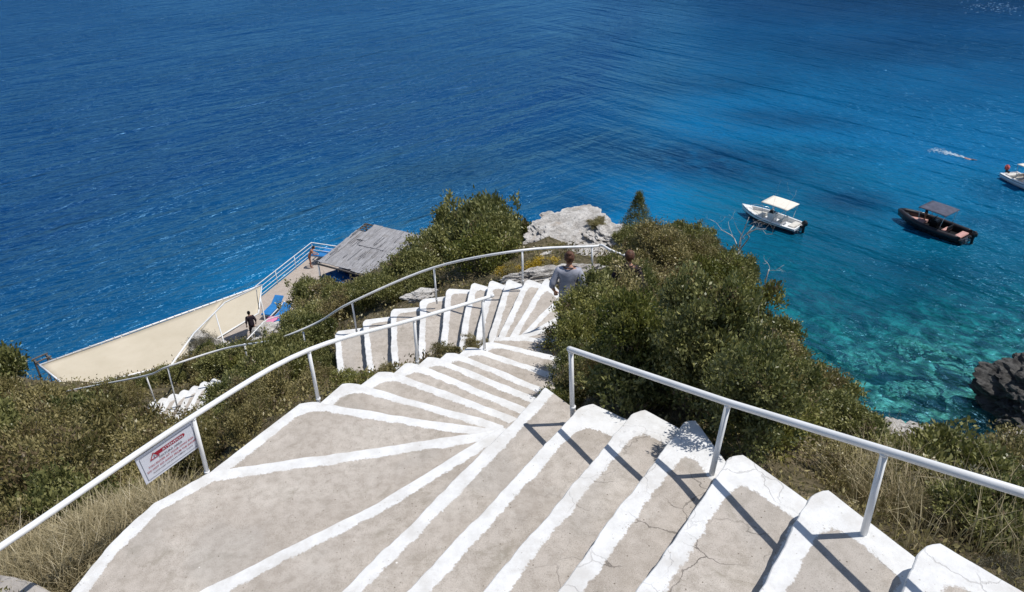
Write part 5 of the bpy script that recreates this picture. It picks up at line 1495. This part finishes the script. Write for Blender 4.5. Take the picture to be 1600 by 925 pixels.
# ------------------------------------------------------------------ boats
def boat(bow, stern, label, L_, Bm, hull_mats, seat, bim, style, motor='black'):
    a = at(*bow, SEA + .75); b = at(*stern, SEA + .45)
    d = (a - b); ang = math.atan2(d.y, d.x); mid = (a + b) / 2
    root = empty('motor_boat', (mid.x, mid.y, SEA), ang, label, 'boat')
    NS = 22
    def hb(s): 
        return Bm / 2 * ((1 - max(0, (s - .42) / .58) ** 2.3) * (.90 + .10 * min(1, s / .3)))
    def sheer(s): return .50 + .34 * s ** 2.2
    def X(s): return -L_ / 2 + L_ * s
    bm = bmesh.new(); rings = []; inner = []
    for i in range(NS + 1):
        s = i / NS; h = max(hb(s), .02); sh = sheer(s); kz = -.22 + .75 * max(0, (s - .72) / .28) ** 2
        ch = min(sh - .05, .02 + .30 * max(0, (s - .4) / .6) ** 1.5); x = X(s) + (.0 if s < 1 else .05)
        rings.append([bm.verts.new(c) for c in ((x, -h, sh), (x, -h * 1.02, sh - .08), (x - .1 * s, -h * .86, ch), (x - .22 * s, 0, kz), (x - .1 * s, h * .86, ch), (x, h * 1.02, sh - .08), (x, h, sh))])
    for A, B in zip(rings, rings[1:]):
        for k in range(6): f = bm.faces.new((A[k], A[k + 1], B[k + 1], B[k])); f.smooth = True
    bm.faces.new(rings[0])
    link_bm('hull', bm, hull_mats[0], root)
    # gunwale, cockpit liner and floor
    bm = bmesh.new(); R2 = []
    for i in range(NS + 1):
        s = i / NS; h = max(hb(s), .02); sh = sheer(s); x = X(s) + (.0 if s < 1 else .05)
        rim = .17 if style == 'open' else .26
        hi = max(h - rim, .01); fl = .16 if .05 < s < .86 else sh + .01
        if s <= .05: fl = sh - .12
        R2.append([bm.verts.new(c) for c in ((x, -h, sh + .003), (x, -hi, sh + .02), (x, -hi * .97, fl), (x, hi * .97, fl), (x, hi, sh + .02), (x, h, sh + .003))])
    for A, B in zip(R2, R2[1:]):
        for k in range(5): bm.faces.new((A[k], A[k + 1], B[k + 1], B[k]))
    link_bm('cockpit', bm, hull_mats[1], root)
    if style == 'rib':
        for sd_ in (-1, 1):
            bm = bmesh.new(); P = [Vector((X(s), sd_ * (hb(s) - .05), sheer(s) + .02)) for s in np.linspace(-.02, .985, 18)]
            add_tube(bm, P, [.10 + .10 * min(1, k / 2) for k in range(17)] + [.12], 12); link_bm('side_tube', bm, M['blackrubber'], root)
    # rub rail
    for sd_ in (-1, 1):
        bm = bmesh.new(); add_tube(bm, [Vector((X(s), sd_ * hb(s) * 1.03, sheer(s) - .07)) for s in np.linspace(0, .99, 18)], .022, 6); link_bm('rub_rail', bm, M['black'], root)
    # bow cushion
    bm = bmesh.new(); top = []
    for s in np.linspace(.62, .90, 8):
        h = max(.05, (hb(s) - .30)); top.append((X(s), h))
    A = [bm.verts.new((x, -h, .46)) for x, h in top] + [bm.verts.new((x, h, .46)) for x, h in top[::-1]]
    f = bm.faces.new(A); ex = bmesh.ops.extrude_face_region(bm, geom=[f]); bmesh.ops.translate(bm, vec=(0, 0, -.22), verts=[v for v in ex['geom'] if isinstance(v, bmesh.types.BMVert)])
    link_bm('bow_cushion', bm, seat, root)
    # console with wheel and windscreen
    cx = X(.47)
    bm = bmesh.new(); add_box(bm, (cx, 0, .55), (.62, .72, .80), bev=.07); con = link_bm('console', bm, hull_mats[1] if style == 'open' else M['black'], root)
    bm = bmesh.new(); add_box(bm, (cx + .16, 0, 1.10), (.03, .70, .42), Matrix.Rotation(R(-28), 4, 'Y'), .01); link_bm('windscreen', bm, M['glass'], con)
    bm = bmesh.new(); W_ = Matrix.Rotation(R(65), 4, 'Y')
    add_tube(bm, [Vector((cx - .36, 0, .92)) + W_ @ Vector((.19 * math.cos(t), .19 * math.sin(t), 0)) for t in np.linspace(0, 2 * math.pi, 17)], .018, 6, False)
    add_tube(bm, [(cx - .36, 0, .92), (cx - .28, 0, .86)], .02, 6); link_bm('wheel', bm, M['black'], con)
    bm = bmesh.new(); add_box(bm, (cx + .02, 0, .97), (.38, .60, .05), bev=.015); link_bm('dashboard', bm, M['black'], con)
    # seats
    bm = bmesh.new(); add_box(bm, (X(.30), 0, .50), (.45, .95, .12), bev=.04); st = link_bm('helm_seat', bm, seat, root)
    bm = bmesh.new(); add_box(bm, (X(.30), 0, .29), (.36, .80, .28), bev=.02); link_bm('seat_base', bm, hull_mats[1], st)
    bm = bmesh.new(); add_box(bm, (X(.30) - .22, 0, .72), (.09, .95, .36), bev=.03); link_bm('seat_back', bm, M['black'] if style == 'rib' else seat, st)
    bm = bmesh.new(); add_box(bm, (X(.10), 0, .45), (.55, Bm * .60, .14), bev=.04); link_bm('stern_bench', bm, seat, root)
    # sunshade on a tube frame
    x0, x1, hh, bw = X(bim[0]), X(bim[1]), bim[2], Bm * .46
    bm = bmesh.new(); quad_slab(bm, [Vector((x0, -bw, hh)), Vector((x1, -bw, hh + .05)), Vector((x1, bw, hh + .05)), Vector((x0, bw, hh))], .05, 8, 8, -.03)
    link_bm('sunshade', bm, bim[3], root, True)
    for sd_ in (-1, 1):
        for xx in (x0 + .08, x1 - .08):
            bm = bmesh.new(); add_tube(bm, [(xx + (.25 if xx < (x0 + x1) / 2 else -.25), sd_ * (Bm / 2 - .14), .60), (xx, sd_ * bw * .96, hh)], .02, 6); link_bm('frame_tube', bm, M['steel'], root)
        bm = bmesh.new(); add_tube(bm, [(X(.60), sd_ * (hb(.60) - .10), sheer(.6)), (X(.63), sd_ * (hb(.63) - .10), sheer(.63) + .22), (X(.82), sd_ * (hb(.82) - .10), sheer(.82) + .24), (X(.9), sd_ * max(.06, hb(.9) - .10), sheer(.9) + .02)], .014, 6); link_bm('grab_rail', bm, M['steel'], root)
    # outboard
    bm = bmesh.new(); add_box(bm, (X(0) - .34, 0, .86), (.46, .40, .52), bev=.12); mo = link_bm('outboard_motor', bm, M[motor] if motor in M else M['black'], root, True)
    bm = bmesh.new(); add_box(bm, (X(0) - .30, 0, .30), (.20, .16, .80), bev=.04); link_bm('motor_leg', bm, M['black'], mo)
    bm = bmesh.new(); add_box(bm, (X(0) - .10, 0, .50), (.26, .26, .18), bev=.03); link_bm('motor_bracket', bm, M['black'], mo)
    bm = bmesh.new()
    for k in range(3):
        t = k * 2.09; add_box(bm, (X(0) - .42, .11 * math.cos(t), -.12 + .11 * math.sin(t)), (.03, .12, .14), Matrix.Rotation(t, 4, 'X'))
    link_bm('propeller', bm, M['steel'], mo)
    for s in (.2, .75):
        bm = bmesh.new(); add_tube(bm, [(X(s), hb(s) - .05, sheer(s) + .03), (X(s) + .12, hb(s) - .05, sheer(s) + .03)], .02, 6); link_bm('cleat', bm, M['steel'], root)
    bm = bmesh.new()
    for y in (.35, .55): add_tube(bm, [(X(0) - .02, y, .55), (X(0) - .12, y, -.15)], .014, 6)
    for z_ in (.3, .1): add_tube(bm, [(X(0) - .07, .35, z_), (X(0) - .07, .55, z_)], .014, 6)
    link_bm('swim_ladder', bm, M['steel'], root)
    return root
H_white = m_hull('white_and_navy_hull', (.78, .79, .79), (.012, .015, .035), .34)
H_black = m_hull('black_hull', (.014, .013, .018), (.02, .018, .022), .1)
H_stripe = m_hull('white_hull_with_stripe', (.72, .74, .77), (.55, .60, .68), .1)
boat((1167, 322), (1243, 352), 'white open motor boat with a cream sunshade near the bare tree', 5.6, 2.15, (H_white, M['white']), M['white_cushion'], (.16, .60, 1.95, M['bimini_cream']), 'open')
bb_ = boat((1412, 331), (1505, 368), 'black inflatable motor boat with a dark sunshade and salmon pink cushions', 6.1, 2.4, (H_black, M['black']), M['pink_cushion'], (.28, .66, 2.0, M['bimini_dark']), 'rib')
b3 = boat((1650, 300), (1572, 268), 'white motor boat with a red covered outboard cut off by the right edge', 5.4, 2.1, (H_stripe, M['white']), M['white_cushion'], (.3, .62, 2.0, M['bimini_cream']), 'open', 'red')
def on_boat(bt, x, y, z, label, **kw):
    mw_ = Matrix.Translation(bt.location) @ Matrix.Rotation(bt.rotation_euler.z, 4, 'Z'); q = mw_ @ Vector((x, y, z))
    return person(q, bt.rotation_euler.z - math.pi / 2 + kw.pop('turn', 0), label, **kw)
sit = {1: ((.10, .40, .86), (.10, .42, .44)), -1: ((-.10, .40, .86), (-.10, .42, .44))}
on_boat(bb_, .95, -.55, .18, 'person in dark swimwear standing at the front of the black boat', bend=.1, skin='skin', hair='hair_dark', bun=False, shirt='shirt_dark', swim='swimwear', height=1.6, voxel=.013, turn=.4)
on_boat(b3, -1.0, .35, -.25, 'tanned person sitting at the stern of the boat cut off by the right edge', bend=.1, legs=sit, skin='skin_tan', hair='hair_dark', bun=False, swim='trousers', height=1.65, voxel=.013)

# swimmer and the wake
def swimmer():
    p = at(1516, 249, SEA)
    a = at(1456, 233, SEA); d = (p - a).normalized(); ang = math.atan2(d.y, d.x)
    root = person((0, 0, 0), 0, 'swimmer with dark hair and one arm stretched ahead of a white wake', 0, -.7, {1: ((.22, .05, 1.62), (.16, .08, 1.90)), -1: ((-.27, .02, 1.16), (-.25, -.02, .92))}, {1: ((.10, .02, .48), (.12, .06, .07)), -1: ((-.11, -.04, .48), (-.12, -.08, .07))}, 'skin', 'hair_dark', False, None, None, 'swimwear', 1.7, .013)
    root.rotation_mode = 'QUATERNION'
    m_ = Matrix.Rotation(ang, 4, 'Z') @ Matrix.Rotation(R(90), 4, 'Y') @ Matrix.Rotation(R(90), 4, 'Z')
    root.rotation_quaternion = m_.to_quaternion(); root.location = p - d * 1.4 + Vector((0, 0, -.045))
    rg = np.random.default_rng(9); bm = bmesh.new(); sd_ = Vector((-d.y, d.x, 0))
    for k in range(210):
        t = rg.random() ** .9; w_ = .10 + .85 * t ** .7
        q = p - d * (.5 + t * 3.6) + sd_ * rg.normal(0, w_ * .5) + Vector((0, 0, rg.uniform(0, .05)))
        s = rg.uniform(.02, .11) * (1.15 - t * .6)
        n = 7; vs = [bm.verts.new(q + d * s * 1.7 * math.cos(6.283 * i / n) * rg.uniform(.6, 1.2) + sd_ * s * .55 * math.sin(6.283 * i / n) * rg.uniform(.6, 1.2) + Vector((0, 0, .012))) for i in range(n)]
        c = bm.verts.new(q + Vector((0, 0, .02 + s * .35)))
        for i in range(n): bm.faces.new((vs[i], vs[(i + 1) % n], c))
    tag(link_bm('foam_wake', bm, M['foam']), 'white foam trail behind the swimmer', 'foam', kind='stuff')
swimmer()
def far_foam():
    c = at(1560, 12, SEA); rg = np.random.default_rng(19); bm = bmesh.new()
    for k in range(110):
        q = c + Vector((rg.normal(0, 3.2), rg.normal(0, 4.5), .02)); s = rg.uniform(.05, .13)
        vs = [bm.verts.new(q + Vector((s * 2.6 * math.cos(1.047 * i) * rg.uniform(.5, 1.2), s * .8 * math.sin(1.047 * i) * rg.uniform(.5, 1.2), 0))) for i in range(6)]
        t = bm.verts.new(q + Vector((0, 0, s * .25)))
        for i in range(6): bm.faces.new((vs[i], vs[(i + 1) % 6], t))
    tag(link_bm('foam_patch', bm, M['far_foam']), 'pale foam on the dark water under the headland', 'foam', kind='stuff')
far_foam()

# ------------------------------------------------------------------ light, sky, camera
SUN_AZ, SUN_EL = R(87), R(65)
w = bpy.data.worlds.new('World'); SC.world = w; w.use_nodes = True
nt = w.node_tree; bg = nt.nodes['Background']
sk = nt.nodes.new('ShaderNodeTexSky'); sk.sky_type = 'NISHITA'; sk.sun_disc = False
sk.sun_elevation = SUN_EL; sk.sun_rotation = SUN_AZ; sk.altitude = 30; sk.air_density = 1.0; sk.dust_density = .6; sk.ozone_density = 2.0
nt.links.new(sk.outputs[0], bg.inputs[0]); bg.inputs[1].default_value = .095
sl = bpy.data.lights.new('sun', 'SUN'); sl.energy = 4.0; sl.angle = R(.53); sl.color = (1, .965, .91)
so = bpy.data.objects.new('sun', sl); COL.objects.link(so)
sd = Vector((math.sin(SUN_AZ) * math.cos(SUN_EL), math.cos(SUN_AZ) * math.cos(SUN_EL), math.sin(SUN_EL)))
so.rotation_euler = (-sd).to_track_quat('-Z', 'Y').to_euler(); so.location = sd * 60
cam = bpy.data.cameras.new('camera'); co = bpy.data.objects.new('camera', cam); COL.objects.link(co)
cam.sensor_fit = 'HORIZONTAL'; cam.sensor_width = 36; cam.lens = FPX / 1600 * 36; cam.clip_end = 6000; cam.clip_start = .05
mw = Matrix(((RT[0], UP[0], -FW[0], 0), (RT[1], UP[1], -FW[1], 0), (RT[2], UP[2], -FW[2], 0), (0, 0, 0, 1)))
co.matrix_world = mw
SC.camera = co
SC.render.engine = 'CYCLES'
SC.render.resolution_x = 1024; SC.render.resolution_y = 592
SC.view_settings.view_transform = 'Standard'; SC.view_settings.look = 'None'; SC.view_settings.exposure = 0.12; SC.view_settings.gamma = 1.0
SC.view_settings.use_curve_mapping = False
SC.cycles.max_bounces = 6; SC.cycles.transparent_max_bounces = 8
